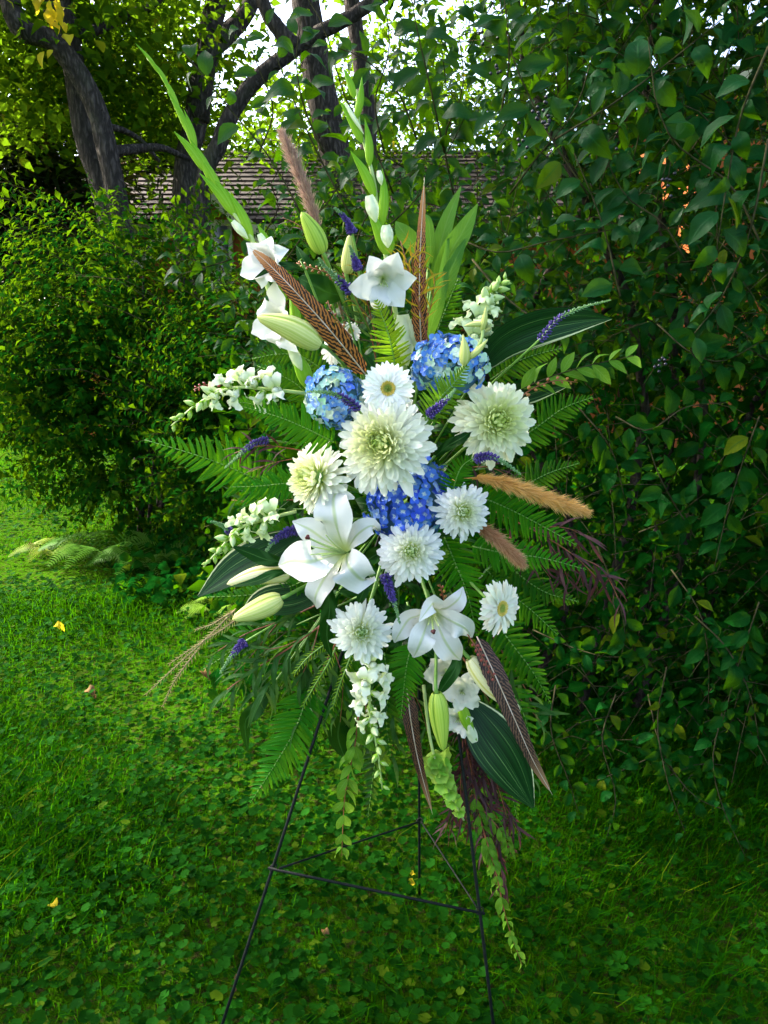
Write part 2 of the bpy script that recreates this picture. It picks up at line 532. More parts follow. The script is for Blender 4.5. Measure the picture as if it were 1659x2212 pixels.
m_cover = mat_leaf('ground_cover_leaf', (.0008, .016, .0008), (.009, .062, .0034), (.05, .19, .002), 'island', .6, .22, None, 1, .06, (.040, .078, .003), .06)  # highlights put into the colour as a lighter tone on some leaves


def _bark(name, c1, c2):
    g = NG(name); mp = g.n('Mapping'); g.l(g.objpos(), mp.inputs[0]); mp.inputs['Scale'].default_value = (18, 18, 5)
    nz = g.noise(1.6, 6, mp.outputs[0], .7); n2 = g.noise(3, 3, g.objpos())
    v = g.n('TexVoronoi', feature='DISTANCE_TO_EDGE'); v.inputs['Scale'].default_value = 1.5; v.inputs['Randomness'].default_value = 1.0
    wv = g.n('VectorMath', operation='ADD'); g.l(mp.outputs[0], wv.inputs[0]); nv = g.n('TexNoise'); nv.inputs['Scale'].default_value = 1.2; g.l(mp.outputs[0], nv.inputs['Vector']); g.l(nv.outputs[1], wv.inputs[1]); g.l(wv.outputs[0], v.inputs['Vector'])
    h = g.math('ADD', g.math('MULTIPLY', g.ss(v.outputs[0], .0, .35), .22), g.math('MULTIPLY', nz, .95))
    col = g.mix(g.ss(h, .42, .98), c1, c2); col = g.mix(g.math('MULTIPLY', g.ss(n2, .55, .75), .5), col, (.05, .06, .025))
    return g.finish(col, .9, 0, None, h, 1.0, .05, .1)


m_bark = _bark('grey_bark', (.026, .021, .017), (.12, .096, .078))
m_twig = mat_plain('twig_bark', (.020, .022, .009), (.065, .058, .028), .8, .0)


def _ground():
    g = NG('turf'); p = g.objpos(); a = g.noise(.8, 5, p); b = g.noise(38, 4, p)
    col = g.mix(g.ss(a, .35, .65), (.014, .052, .001), (.028, .080, .002)); col = g.mix(g.ss(b, .45, .7), col, (.030, .026, .010))
    return g.finish(col, .9, 0, None, b, .8, .03, .0)


m_ground = _ground()

# ------------------------------------------------------------------ setting: ground, lawn
g = MB(); n = 24
xs = [-160 + 320 * i / n for i in range(n + 1)]; ys = [-120 + 340 * i / n for i in range(n + 1)]
g.grid([[Vector((x, y, 0)) for y in ys] for x in xs], [[(0, 0)] * (n + 1)] * (n + 1))
g.build('ground', m_ground, kind='structure')


def lawn_points(N, d0, d1, pw, spread=.62):
    """random ground points in a fan in front of the camera, thinning out with distance"""
    q = rng.random(N); e = 2 - pw
    d = (d0 ** e + (d1 ** e - d0 ** e) * q) ** (1 / e)
    x = (rng.random(N) * 2 - 1) * (spread * d + .5)
    return np.stack([x, d, np.zeros(N)], 1)


def clumpn(p, s):
    return (np.sin(p[:, 0] * s + 1.3 * np.sin(p[:, 1] * s * .7)) + np.sin(p[:, 1] * s * 1.2 + 1.7 * np.sin(p[:, 0] * s * .6 + 2))) / 2


# grass blades
def grass(N, d0, d1, pw, segs, wd, lo, hi):
    gb = MB(); blade(gb, [Vector((0, 0, 0)), Vector((.22, 0, .50)), Vector((.70, 0, .80))], lambda t: wd * (1 - t * .92), Vector((-.8, 0, .5)), n=segs, m=1, fold=.3)
    P = lawn_points(N, d0, d1, pw); c = clumpn(P, 3.1); k = rng.random(len(P)) < .55 + .5 * c; P = P[k]; c = c[k]
    az = 2.2 * clumpn(P + 9.1, 1.4) + rng.normal(size=len(P)) * 1.1
    D = np.stack([np.cos(az), np.sin(az), (rng.random(len(P)) - .5) * .5], 1)
    R = frames(D, np.tile([0, 0, 1.0], (len(P), 1)))
    S = (lo + (hi - lo) * rng.random(len(P)) ** 1.6) * (1 + .25 * c) * (1 + .06 * np.maximum(P[:, 1] - 3, 0))
    scatter('grass', tmpl(gb), P, R, S, m_grass)


grass(92000, 1.0, 4.4, .6, 2, .036, .045, .135)
grass(90000, 4.4, 16, 1.2, 1, .07, .04, .10)


# round scalloped ground cover leaves
def cover(N, d0, d1, pw, k, lo, hi):
    cb = MB(); rim = []
    for i in range(k):
        a = PI * .06 + (2 * PI - PI * .12) * i / (k - 1) + PI
        r = .5 * (1 + (.07 if k > 8 else 0) * (-1) ** i)
        rim.append(Vector((math.cos(a) * r, math.sin(a) * r, .09 * (1 + math.sin(a * 2) * .35))))
    cb.v = [Vector((-.1, 0, 0))] + rim; cb.uv = [(.5, .5)] + [(.5 + p.x, .5 + p.y) for p in rim]
    cb.f = [(0, i, i + 1) for i in range(1, k)]; cb.mi = [0] * (k - 1)
    P = lawn_points(N, d0, d1, pw); c = clumpn(P + 3.3, 2.3); P = P[rng.random(len(P)) < .68 + .42 * c]
    n = len(P); P[:, 2] = .022 + .055 * rng.random(n) ** 1.2
    az = rng.random(n) * 2 * PI
    D = np.stack([np.cos(az), np.sin(az), (rng.random(n) - .5) * .6], 1)
    Nh = np.stack([(rng.random(n) - .5) * .9, (rng.random(n) - .5) * .9 - .2, np.ones(n)], 1)
    S = (lo + (hi - lo) * rng.random(n) ** 1.7) * (1 + .07 * np.maximum(P[:, 1] - 3, 0))
    scatter('ground_cover', tmpl(cb), P, frames(D, Nh), S, m_cover)


cover(46000, 1.0, 4.6, .45, 11, .012, .033)
cover(34000, 4.6, 16, 1.2, 7, .018, .038)

# ------------------------------------------------------------------ house behind
m_roof = mat_plain('roof_shingle', (.016, .011, .008), (.038, .026, .019), .85, .2, 9, .5, how='island')
m_wall = mat_plain('orange_wall', (.24, .062, .009), (.20, .052, .008), .8, .2, 3, .1)
m_trim = mat_plain('cream_trim', (.34, .31, .18), (.28, .25, .15), .6)
m_glass = mat_plain('window_glass', (.02, .025, .03), (.035, .04, .045), .08, .6)


def roof_slope(parent, x0, x1, y0, z0, y1, z1, rows, name='shingle_course'):
    """rows of lapped shingles, each course a part"""
    for r in range(rows):
        mb = MB(); a, b = r / rows, (r + 1.25) / rows
        ya, za, yb, zb = y0 + (y1 - y0) * a, z0 + (z1 - z0) * a, y0 + (y1 - y0) * b, z0 + (z1 - z0) * b
        x = x0
        while x < x1:
            ww = .24 + .14 * random.random(); e = min(x + ww - .012, x1); j = random.random() * .012
            mb.face([Vector((x, ya - j, za + .045)), Vector((e, ya - j, za + .045)), Vector((e, yb, zb + .015)), Vector((x, yb, zb + .015))])
            mb.face([Vector((x, ya - j, za + .01)), Vector((e, ya - j, za + .01)), Vector((e, ya - j, za + .045)), Vector((x, ya - j, za + .045))])
            x += ww
        mb.build(name, m_roof, parent, smooth=False)


h = thing('house', 'low orange house with brown shingled roof and cream trim behind the trees', 'house', (-1, 12, 0))
hx0, hx1 = -4.6, 3.2
mb = MB(); mb.box((hx0 + .4, 11.2, 0), (hx1, 16, 2.85)); mb.build('wall', m_wall, h, smooth=False)
mb = MB(); mb.face([Vector((hx0, 10.75, 2.86)), Vector((hx1 + .3, 10.75, 2.86)), Vector((hx1 + .3, 13.6, 4.28)), Vector((hx0, 13.6, 4.28))])
mb.face([Vector((hx0, 16.5, 2.86)), Vector((hx1 + .3, 16.5, 2.86)), Vector((hx1 + .3, 13.6, 4.28)), Vector((hx0, 13.6, 4.28))])
mb.build('roof', m_roof, h, smooth=False)
roof_slope(h, hx0, hx1 + .3, 10.75, 2.88, 13.6, 4.30, 16)
mb = MB(); mb.box((hx0, 10.70, 2.70), (hx1 + .3, 10.748, 2.855)); mb.build('fascia', m_trim, h, smooth=False)
for s0, s1 in ((10.75, 13.6), (16.5, 13.6)):
    mb = MB(); blade(mb, [Vector((hx0 - .03, s0, 2.78)), Vector((hx0 - .03, s1, 4.22))], lambda t: .2, X, n=1, m=1); mb.build('barge_board', m_trim, h, smooth=False)
# projecting gable
gp = at(452, 402, 10.2); gx0, gx1 = gp.x - .75, gp.x + .85; ge = gp.z - .75
mb = MB(); mb.face([Vector((gx0, 10.22, 0)), Vector((gx1, 10.22, 0)), Vector((gx1, 10.22, ge)), Vector((gp.x, 10.22, gp.z - .06)), Vector((gx0, 10.22, ge))])
mb.face([Vector((gx0, 10.22, 0)), Vector((gx0, 10.22, ge)), Vector((gx0, 11.2, ge)), Vector((gx0, 11.2, 0))])
mb.face([Vector((gx1, 10.22, 0)), Vector((gx1, 10.22, ge)), Vector((gx1, 11.2, ge)), Vector((gx1, 11.2, 0))]); mb.build('gable_wall', m_wall, h, smooth=False)
for xe in (gx0 - .15, gx1 + .15):
    mb = MB(); zz = ge - .14
    mb.face([Vector((gp.x, 10.0, gp.z)), Vector((xe, 10.0, zz)), Vector((xe, 11.9, zz)), Vector((gp.x, 11.9, gp.z))]); mb.build('gable_roof', m_roof, h, smooth=False)
    mb = MB(); blade(mb, [Vector((gp.x, 9.97, gp.z - .06)), Vector((xe, 9.97, zz - .06))], lambda t: .17, Y, n=1, m=1)
    mb.build('gable_trim', m_trim, h, smooth=False)
for (u, v, wd, hh, yy) in ((530, 545, .7, 1.0, 11.18), (640, 540, .8, 1.0, 11.18), (460, 560, .5, .9, 10.2)):
    p = at(u, v, yy)
    mb = MB(); mb.box((p.x - wd / 2, yy - .04, p.z - hh / 2), (p.x + wd / 2, yy + .012, p.z + hh / 2)); fr = mb.build('window', m_trim, h, smooth=False)
    for sgn in (-1, 1):
        mb = MB(); mb.box((p.x + sgn * wd / 4 - wd / 4 + .05, yy - .05, p.z - hh / 2 + .07), (p.x + sgn * wd / 4 + wd / 4 - .05, yy - .043, p.z + hh / 2 - .07)); mb.build('pane', m_glass, fr, smooth=False)
# taller wing glimpsed through the hedge
hw = thing('house_wing', 'tall orange house wall glimpsed through the hedge at upper right', 'house', (5, 10, 0))
mb = MB(); mb.box((3.75, 10.3, 0), (8.5, 15, 4.3)); mb.build('wall', m_wall, hw, smooth=False)
mb = MB(); mb.box((3.5, 10.1, 4.31), (8.8, 15.2, 4.5)); mb.build('eave', m_trim, hw, smooth=False)
for x in (4.6, 6.2):
    mb = MB(); mb.box((x, 10.25, 2.2), (x + .9, 10.31, 3.5)); fr = mb.build('window', m_trim, hw, smooth=False)
    mb = MB(); mb.box((x + .08, 10.23, 2.28), (x + .82, 10.246, 3.42)); mb.build('pane', m_glass, fr, smooth=False)

# ------------------------------------------------------------------ trees behind
lt = leaf_mb(.55, .3, .3, n=2, m=1); T_LEAF_LO = tmpl(lt)
nl = MB(); blade(nl, [Vector((0, 0, 0)), Vector((1, 0, -.1))], lambda t: .22 * (1 - t * .8), Z, n=1, m=1, fold=.2); T_NEEDLE = tmpl(nl)


def blob_leaves(blobs, size, clump=.35, per=14, flat=.8, hang=.25):
    """leaf positions in sprays inside ellipsoids: blobs = (centre, radii, n leaves)"""
    A, D, Nn = [], [], []
    for c, r, nn in blobs:
        k = max(1, nn // per)
        q = rng.normal(size=(k, 3)); q = norm(q) * (rng.random((k, 1)) ** .45)
        cc = np.array(c) + q * np.array(r)
        idx = rng.integers(0, k, nn)
        A.append(cc[idx] + rng.normal(size=(nn, 3)) * clump * np.array([1, 1, .55]))
        d = rng.normal(size=(nn, 3)); d[:, 2] = d[:, 2] * .4 - hang; D.append(d)
        m = rng.normal(size=(nn, 3)) * .55; m[:, 2] += flat; Nn.append(m)
    A = np.concatenate(A); return A, frames(np.concatenate(D), np.concatenate(Nn)), size * (.6 + .8 * rng.random(len(A)))


CROWN_ME = [leaf_mb(.55, .3, .3, n=4, m=1).mesh('leaf', m_crowno), leaf_mb(.6, .7, .2, n=4, m=1).mesh('leaf', m_crowno)]


def px_curve(pts): return [at(*p) for p in pts]


def tree(name, label, cat, limbs, blobs, leaf, mat=None, tm=None, group='trees behind the spray', clump=.35, per=14, root=None, hang=.25):
    base = limbs[0][0][0]
    t = thing(name, label, cat, Vector((base.x, base.y, 0)) if root is None else root, group)
    for i, (pts, r0, r1) in enumerate(limbs):
        mb = MB(); tube(mb, pts, r0, r1, n=18, k=12, rough=.10); mb.build('trunk' if i == 0 else 'limb', m_bark, t)
    if blobs:
        A, R, S = blob_leaves(blobs, leaf, clump, per, hang=hang)
        if mat is None:
            m = largest_in_frame(A, S, 300); leaf_objects(t, CROWN_ME, A, R, S, m); A, R, S = A[~m], R[~m], S[~m]
        scatter('crown', tm or T_LEAF_LO, A, R, S, mat or m_crown, t)
    return t


def root(p, y): return [Vector((p.x + .05, y, -.1))]


YT = 7.2
b = at(262, 520, YT)
t1 = [([Vector((b.x + .12, YT, -.1)), Vector((b.x + .03, YT, 1.2)), at(228, 430, YT), at(185, 300, YT), at(160, 150, YT), at(140, 20, YT), at(120, -180, YT + .2), at(90, -500, YT + .3)], .11, .07),
      ([at(275, 560, YT - .25), at(262, 470, YT - .3), at(232, 330, YT - .3), at(205, 225, YT - .3), at(150, 130, YT - .35), at(110, 85, YT - .4), at(50, 65, YT - .5), at(20, 0, YT - .5), at(0, -160, YT - .5)], .085, .075),
      ([at(230, 330, YT - .3), at(290, 322, YT), at(350, 320, YT + .2), at(410, 345, YT + .4)], .05, .02),
      ([at(190, 290, YT), at(240, 275, YT), at(300, 300, YT + .3), at(345, 350, YT + .4)], .035, .015),
      ([at(150, 90, YT), at(260, 40, YT + .4), at(340, 0, YT + .5), at(420, -120, YT + .7)], .05, .03),
      ([at(130, 60, YT), at(20, -150, YT), at(-200, -300, YT + .5)], .07, .03)]
c1 = [((at(60, 60, 7.6)), (1.0, 1.0, .7), 2600), (at(230, 60, 8.2), (1.1, 1.2, .75), 3200), (at(360, 60, 9), (.55, .8, .7), 1000), (at(330, 250, 9.5), (.8, .9, .55), 1400),
      (at(80, 210, 8.6), (.9, .9, .5), 1700), (at(200, 180, 9.2), (.9, .9, .6), 1300),
      (Vector((-5.4, 4.2, 6.8)), (2.2, 1.7, 1.6), 5400), (Vector((-8.0, 5.6, 6.3)), (2.0, 1.8, 1.6), 650), (Vector((-6.6, 7.3, 6.7)), (2.0, 1.5, 1.5), 350), (Vector((-4.6, 5.8, 7.9)), (2.0, 1.6, 1.3), 3600), (Vector((-2.8, 7.2, 6.9)), (1.8, 1.8, 1.4), 2600), (Vector((-7.2, 3.2, 6.4)), (1.8, 1.4, 1.4), 3000)]  # unseen crown masses added out of view to block the sun
tree('tree', 'leaning grey twin trunk tree with yellow green leaves at far left', 'tree', t1, c1, .11)
YT = 8.4
b = at(395, 430, YT)
t2 = [([Vector((b.x, YT, -.1)), Vector((b.x, YT, 1.4)), at(398, 400, YT), at(425, 250, YT), at(448, 100, YT), at(470, -20, YT), at(500, -250, YT), at(520, -500, YT)], .13, .085),
      ([at(425, 260, YT), at(448, 120, YT), at(490, 75, YT + .2), at(540, 10, YT + .3), at(600, -150, YT + .4)], .12, .07)]
c2 = [(Vector((-.8, 8.6, 7.6)), (2.2, 2.0, 1.6), 3600), (at(395, 130, 10.5), (.35, .6, .6), 160)]
tree('tree', 'straight grey trunk forking against the white sky, left of center', 'tree', t2, c2, .11)
YT = 7.0
b = at(435, 425, YT)
t3 = [([Vector((b.x - .1, YT, -.1)), Vector((b.x - .05, YT, 1.3)), at(437, 415, YT), at(470, 320, YT), at(505, 235, YT), at(560, 165, YT), at(625, 115, YT), at(690, 70, YT), at(760, 35, YT), at(900, -60, YT)], .078, .05),
      ([at(640, 105, YT), at(600, 60, YT), at(570, 10, YT), at(540, -120, YT)], .07, .045)]
tree('tree', 'crooked dark tree bending right under the pale plume', 'tree', t3, [(Vector((1.3, 7.2, 6.6)), (2.0, 1.8, 1.3), 2600)], .10)
YT = 9.2
b = at(735, 430, YT)
t4 = [([Vector((b.x, YT, -.1)), at(735, 420, YT), at(712, 290, YT), at(690, 180, YT), at(672, 80, YT), at(655, -40, YT), at(640, -300, YT)], .18, .14)]
tree('tree', 'thick ribbed brown trunk behind the left of the middle gladiolus', 'tree', t4, [(at(640, 270, 12.5), (.8, .9, .7), 1000), (at(560, 290, 14), (1.0, 1.2, .5), 900), (Vector((.9, 10, 8)), (2, 2, 1.6), 2400)], .11)
YT = 9.6
t5 = [([Vector((.1, YT, -.1)), at(800, 420, YT), at(795, 250, YT), at(772, 90, YT), at(757, -30, YT), at(745, -260, YT)], .10, .08)]
tree('tree', 'slim trunk just right of the thick ribbed trunk', 'tree', t5, [(at(870, 250, 13), (1.7, 1.2, 1.3), 2600), (at(1040, 150, 14), (1.8, 1.2, 1.4), 2200), (at(780, 120, 13), (.8, .8, .7), 700)], .11)
tree('conifer', 'dark shaggy evergreen at the far left edge', 'tree', [([at(60, 700, 9.6) * 1, at(58, 500, 9.6), at(55, 330, 9.6), at(50, 180, 9.6)], .13, .04), ([at(150, 640, 9.9), at(152, 470, 9.9), at(150, 330, 9.9)], .08, .03)],
     [(at(20, 420, 9.6), (.7, .7, 1.0), 5200), (at(115, 470, 9.6), (.55, .6, .75), 3600), (at(60, 280, 9.8), (.5, .5, .5), 1500), (at(-60, 500, 9.4), (.8, .8, 1.0), 3000), (at(330, 285, 11), (.8, .7, .5), 2400), (at(230, 390, 10.5), (.5, .5, .45), 900)], .17, m_conifer, T_NEEDLE, clump=.2, per=24)
# wood beyond
A, R, S = blob_leaves([(Vector((x, 24 + 4 * math.sin(x), 2.3 + math.sin(x * 1.7))), (2.6, 2.0, 2.6), 900) for x in np.arange(-22, -5, 2.3)] +
                      [(Vector((x, 27, 2.0)), (2.6, 2.0, 2.2), 450) for x in np.arange(-5, 18, 2.4)] +
                      [(Vector((-10.5, 19, 1.6)), (3.2, 1.5, 2.0), 2200), (Vector((-5.4, 13.5, 1.0)), (1.0, 1.0, 1.1), 900)], .24, .4, 16)
scatter('distant_wood', T_LEAF_LO, A, R, S, m_crown)
# ------------------------------------------------------------------ leafy shrubs
HL = [leaf_mb(.56, .35, .30, n=4, m=1, peak=.45), leaf_mb(.60, .75, .22, n=4, m=1, peak=.42, wave=.12), leaf_mb(.52, .1, .45, n=4, m=1, peak=.48, wave=.1)]
HT = [tmpl(q) for q in HL]
HLF = [leaf_mb(.58, .35, .26, n=7, m=2, peak=.44, wave=.10), leaf_mb(.62, .8, .2, n=7, m=2, peak=.40, wave=.14), leaf_mb(.54, .15, .42, n=7, m=2, peak=.46, wave=.08)]
HM = [q.mesh('hedge_leaf', m_hedgeo) for q in HLF]; HM1 = [q.mesh('hedge_leaf', m_hedge1o) for q in HLF]


class Shoots:
    def __init__(s): s.P = []; s.D = []; s.N = []; s.S = []; s.tw = MB()

    def shoot(s, pts, n, size, r=.003, parent=None, meshes=None, pair=False, out=(0, -.55, .7), t0=.12, kn=3, twigparent=None):
        C = spline(pts, n); T = tangents(C); o = Vector(out)
        if parent is None: tube(s.tw, pts, r * .6, r * .3, n=5, k=kn)
        else:
            mb = MB(); tube(mb, pts, r, r * .4, n=10, k=5); mb.build('branch', m_twig, parent)
        for i in range(int(n * t0), n + 1):
            for sg in ((-1, 1) if pair else ((-1) ** i,)):
                sd = perp(T[i], Vector((random.uniform(-.4, .4), -1, random.uniform(-.2, .6)))) * sg
                d = (T[i] * random.uniform(.2, .8) + sd * random.uniform(.5, 1) + Vector((0, 0, random.uniform(-.75, -.05)))).normalized()
                nn = (o + Vector((random.uniform(-.7, .7), random.uniform(-.6, .5), random.uniform(-.4, .4))))
                L = size * random.uniform(.38, 1.18) * (1 - .35 * (i / n) ** 3)
                p = C[i] + d * L * .16
                if parent is not None:
                    mb2 = None
                    link('leaf', random.choice(meshes), parent, mat4(p, d, nn, L))
                else:
                    s.P.append(p); s.D.append(d); s.N.append(nn); s.S.append(L)

    def flush(s, parent, mat, tms, nm='foliage', meshes=None):
        P = np.array([tuple(q) for q in s.P]); R = frames(np.array([tuple(q) for q in s.D]), np.array([tuple(q) for q in s.N])); S = np.array(s.S)
        if meshes:
            have = sum(1 for c in parent.children if c.name.split('.')[0] == 'leaf')
            m = largest_in_frame(P, S, 300 - have); leaf_objects(parent, meshes, P, R, S, m); P, R, S = P[~m], R[~m], S[~m]
        k = rng.integers(0, len(tms), len(P))
        for i, t in enumerate(tms):
            scatter(nm, t, P[k == i], R[k == i], S[k == i], mat, parent)
        if s.tw.v: s.tw.build('twig', m_twig, parent, kind='stuff')


def deep_leaves(parent, n, xr, yr, zr, size, mat):
    P = np.stack([rng.uniform(*xr, n), rng.uniform(*yr, n), rng.uniform(*zr, n)], 1)
    D = rng.normal(size=(n, 3)); D[:, 2] -= .5; Nn = rng.normal(size=(n, 3)) * .6; Nn[:, 2] += .7; Nn[:, 1] -= .4
    scatter('foliage', T_LEAF_LO, P, frames(D, Nn), size * (.6 + .7 * rng.random(n)), mat, parent)


def yfront(x, z):
    return 2.62 - .22 * max(x - .1, 0) + .35 * max(-x + .1, 0) - .17 * max(z - 1.5, 0) + .05 * max(.8 - z, 0) + .10 * math.sin(x * 5 + z * 3) + .07 * math.sin(z * 7 - x * 2)


# big hedge on the right, in two shrubs
def hedge(label, zr, n, loc, size):
    t = thing('buckthorn_shrub', label, 'shrub', loc, 'dark leafy hedge shrubs')
    s = Shoots()
    for i in range(n):
        z = random.uniform(*zr); x = random.uniform(-.55, 3.0)
        if z > 1.7 and x < .1 and (z > 2.2 or x < -.35 or random.random() < .5): x = random.uniform(.15, 3.0)
        if z > 2.1 and x < .5 and (x < -.12 or random.random() < .45): x = random.uniform(.55, 3)
        dp = random.random() ** 1.4 * 1.15
        p = Vector((x, yfront(x, z) + dp, z))
        a = random.uniform(-1, 1)
        d = Vector((a * .5 - .15, random.uniform(-.45, .15), random.uniform(-.2, .55))).normalized() * random.uniform(.22, .5)
        s.shoot([p - d * .4, p + d * .15 + Z * .02, p + d * .6 - Z * random.uniform(0, .10)], random.randint(6, 11), size * random.uniform(.8, 1.1) * (1 + .06 * max(z - 1, 0)))
    return t, s


h1, s1 = hedge('tall dark buckthorn hedge shrub filling the upper right, with black berries', (1.35, 3.7), 2300, Vector((1.3, 2.9, 0)), .070)
h2, s2 = hedge('low buckthorn shrub with small drooping twigs down to the lawn at right', (.05, 1.4), 1350, Vector((1.0, 2.85, 0)), .062)
for t in (h1, h2):
    for k in range(6):
        x = random.uniform(.2, 2.4); y = 3.0 + random.uniform(-.1, .5)
        mb = MB(); zt = 3.4 if t is h1 else 1.6
        tube(mb, [Vector((x, y, -.05)), Vector((x + random.uniform(-.2, .2), y, zt * .4)), Vector((x + random.uniform(-.4, .3), y - .1, zt * .75)), Vector((x + random.uniform(-.6, .4), y - .2, zt))], .022, .008, n=10, k=7)
        mb.build('stem', m_bark, t)
# front shoots whose leaves can be told apart
SH1 = [  # sprigs across the sky, over the gladioli
    ([(690, 560, 2.35), (640, 440, 2.3), (575, 330, 2.28), (500, 240, 2.25), (440, 165, 2.2), (395, 110, 2.2)], 11, .082),
    ([(760, 470, 2.35), (700, 360, 2.3), (640, 230, 2.3), (600, 130, 2.3), (575, 60, 2.3)], 13, .075),
    ([(850, 420, 2.4), (800, 300, 2.35), (745, 210, 2.35), (700, 60, 2.3), (640, -40, 2.3)], 13, .08),
    ([(960, 330, 2.35), (930, 190, 2.25), (900, 60, 2.2), (880, -60, 2.2)], 9, .10),
    ([(1080, 260, 2.2), (1100, 120, 2.1), (1085, -40, 2.05)], 10, .095),
    ([(1270, 420, 2.1), (1180, 280, 2.1), (1110, 130, 2.1), (1080, 0, 2.1)], 13, .08),
    ([(1340, 640, 2.0), (1300, 480, 2.0), (1240, 330, 2.0)], 9, .085),
    ([(1200, 300, 1.95), (1330, 220, 1.95), (1450, 130, 1.95), (1560, 40, 1.9)], 12, .09),
    ([(1640, 520, 1.85), (1580, 400, 1.9), (1470, 320, 1.9), (1420, 230, 1.9), (1400, 80, 1.9)], 12, .085),
    ([(1660, 100, 1.8), (1600, 250, 1.8), (1570, 400, 1.8), (1545, 560, 1.8)], 11, .09),
    ([(1659, 300, 1.8), (1620, 500, 1.8), (1560, 640, 1.85), (1500, 720, 1.85)], 11, .085),
    ([(1000, 520, 2.3), (1080, 545, 2.2), (1190, 520, 2.15), (1330, 495, 2.1)], 11, .08),
    ([(1480, 560, 2.0), (1430, 480, 2.0), (1350, 420, 2.0), (1290, 300, 2.0)], 12, .08),
    ([(800, 520, 2.4), (890, 440, 2.4), (960, 340, 2.35), (1010, 240, 2.3)], 12, .075),
    ([(620, 560, 2.5), (680, 470, 2.45), (720, 420, 2.4), (770, 330, 2.4)], 11, .075),
    ([(500, 560, 2.9), (470, 570, 2.85), (400, 590, 2.8), (380, 600, 2.8)], 5, .085),
    ([(1100, 420, 2.2), (1160, 340, 2.15), (1240, 240, 2.15), (1280, 120, 2.1)], 13, .08),
    ([(700, 330, 2.3), (660, 240, 2.25), (640, 140, 2.2), (650, 40, 2.2)], 12, .08),
    ([(830, 330, 2.35), (810, 220, 2.3), (840, 110, 2.25), (830, -20, 2.2)], 13, .085),
    ([(900, 300, 2.4), (860, 200, 2.35), (790, 130, 2.3), (720, 100, 2.3)], 12, .075),
    ([(980, 420, 2.4), (960, 300, 2.35), (1000, 190, 2.3), (990, 60, 2.25)], 14, .08),
    ([(560, 330, 2.3), (590, 240, 2.3), (560, 150, 2.25), (520, 60, 2.25)], 9, .08),
    ([(760, 560, 2.5), (790, 470, 2.45), (850, 400, 2.4), (900, 370, 2.4)], 11, .075),
    ([(560, 520, 2.7), (600, 450, 2.65), (580, 390, 2.6)], 9, .075),
    ([(1020, 560, 2.2), (1090, 640, 2.15), (1180, 700, 2.1), (1250, 690, 2.1)], 11, .08),
]
for pts, n, sz in SH1:
    s1.shoot(px_curve(pts), int(n * 1.25), sz * .96, .0028, h1, HM1, out=(0, -.6, .7), t0=.15)
SH2 = [
    ([(1330, 900, 2.05), (1400, 930, 2.0), (1480, 880, 2.0), (1570, 870, 2.0)], 9, .085),
    ([(1500, 1160, 2.05), (1430, 1040, 2.0), (1400, 960, 2.0)], 10, .075),
    ([(1640, 900, 1.95), (1600, 1010, 1.95), (1570, 1110, 1.95), (1540, 1240, 1.95)], 11, .08),
    ([(1450, 1230, 2.05), (1510, 1320, 2.0), (1530, 1420, 2.0), (1530, 1520, 2.0)], 13, .065),
    ([(1290, 1180, 2.15), (1330, 1280, 2.1), (1350, 1370, 2.1), (1330, 1460, 2.1)], 11, .075),
    ([(1440, 1620, 2.1), (1330, 1670, 2.1), (1250, 1700, 2.15)], 11, .055),
    ([(1400, 1500, 2.1), (1430, 1620, 2.05), (1500, 1720, 2.0), (1600, 1760, 2.0)], 13, .06),
    ([(1200, 1480, 2.15), (1190, 1580, 2.1), (1230, 1690, 2.1), (1250, 1760, 2.1)], 12, .055),
    ([(1330, 1500, 2.1), (1300, 1600, 2.08), (1330, 1720, 2.05), (1310, 1810, 2.05)], 14, .055),
    ([(1500, 1330, 2.0), (1570, 1400, 1.95), (1620, 1500, 1.95), (1640, 1600, 1.95)], 12, .07),
    ([(1640, 1300, 1.95), (1600, 1420, 1.95), (1560, 1560, 1.95)], 11, .075),
    ([(1150, 1360, 2.2), (1240, 1400, 2.15), (1330, 1420, 2.1), (1430, 1400, 2.1)], 12, .06),
    ([(1380, 1150, 2.05), (1450, 1120, 2.05), (1530, 1060, 2.0)], 9, .08),
    ([(1250, 880, 2.15), (1320, 970, 2.1), (1350, 1080, 2.1)], 9, .075),
    ([(1420, 700, 2.05), (1490, 760, 2.0), (1560, 780, 2.0), (1640, 740, 2.0)], 10, .08),
    ([(1440, 1440, 2.05), (1420, 1560, 2.05), (1440, 1680, 2.0), (1480, 1800, 2.0)], 13, .058),
    ([(1560, 1540, 2.0), (1540, 1640, 1.95), (1560, 1740, 1.95), (1610, 1850, 1.95)], 12, .058),
]
for pts, n, sz in SH2:
    s2.shoot(px_curve(pts), int(n * 1.6), sz * .9, .0022, h2, HM, out=(0, -.7, .5), t0=.1)
deep_leaves(h1, 14000, (.5, 4.4), (3.0, 4.3), (1.3, 3.7), .085, m_hedge1); deep_leaves(h2, 9000, (-.7, 3.6), (3.0, 4.2), (.05, 1.4), .085, m_hedge)
s1.flush(h1, m_hedge1, HT, meshes=HM1); s2.flush(h2, m_hedge, HT, meshes=HM)
bm_ = MB(); pod(bm_, Vector((0, 0, -.5)), Vector((0, 0, .5)), 1.0, lambda t: math.sin(PI * min(max(t, .02), .98)) ** .55, X, n=6, k=8)
ME_BERRY = bm_.mesh('berry', m_blackberry)
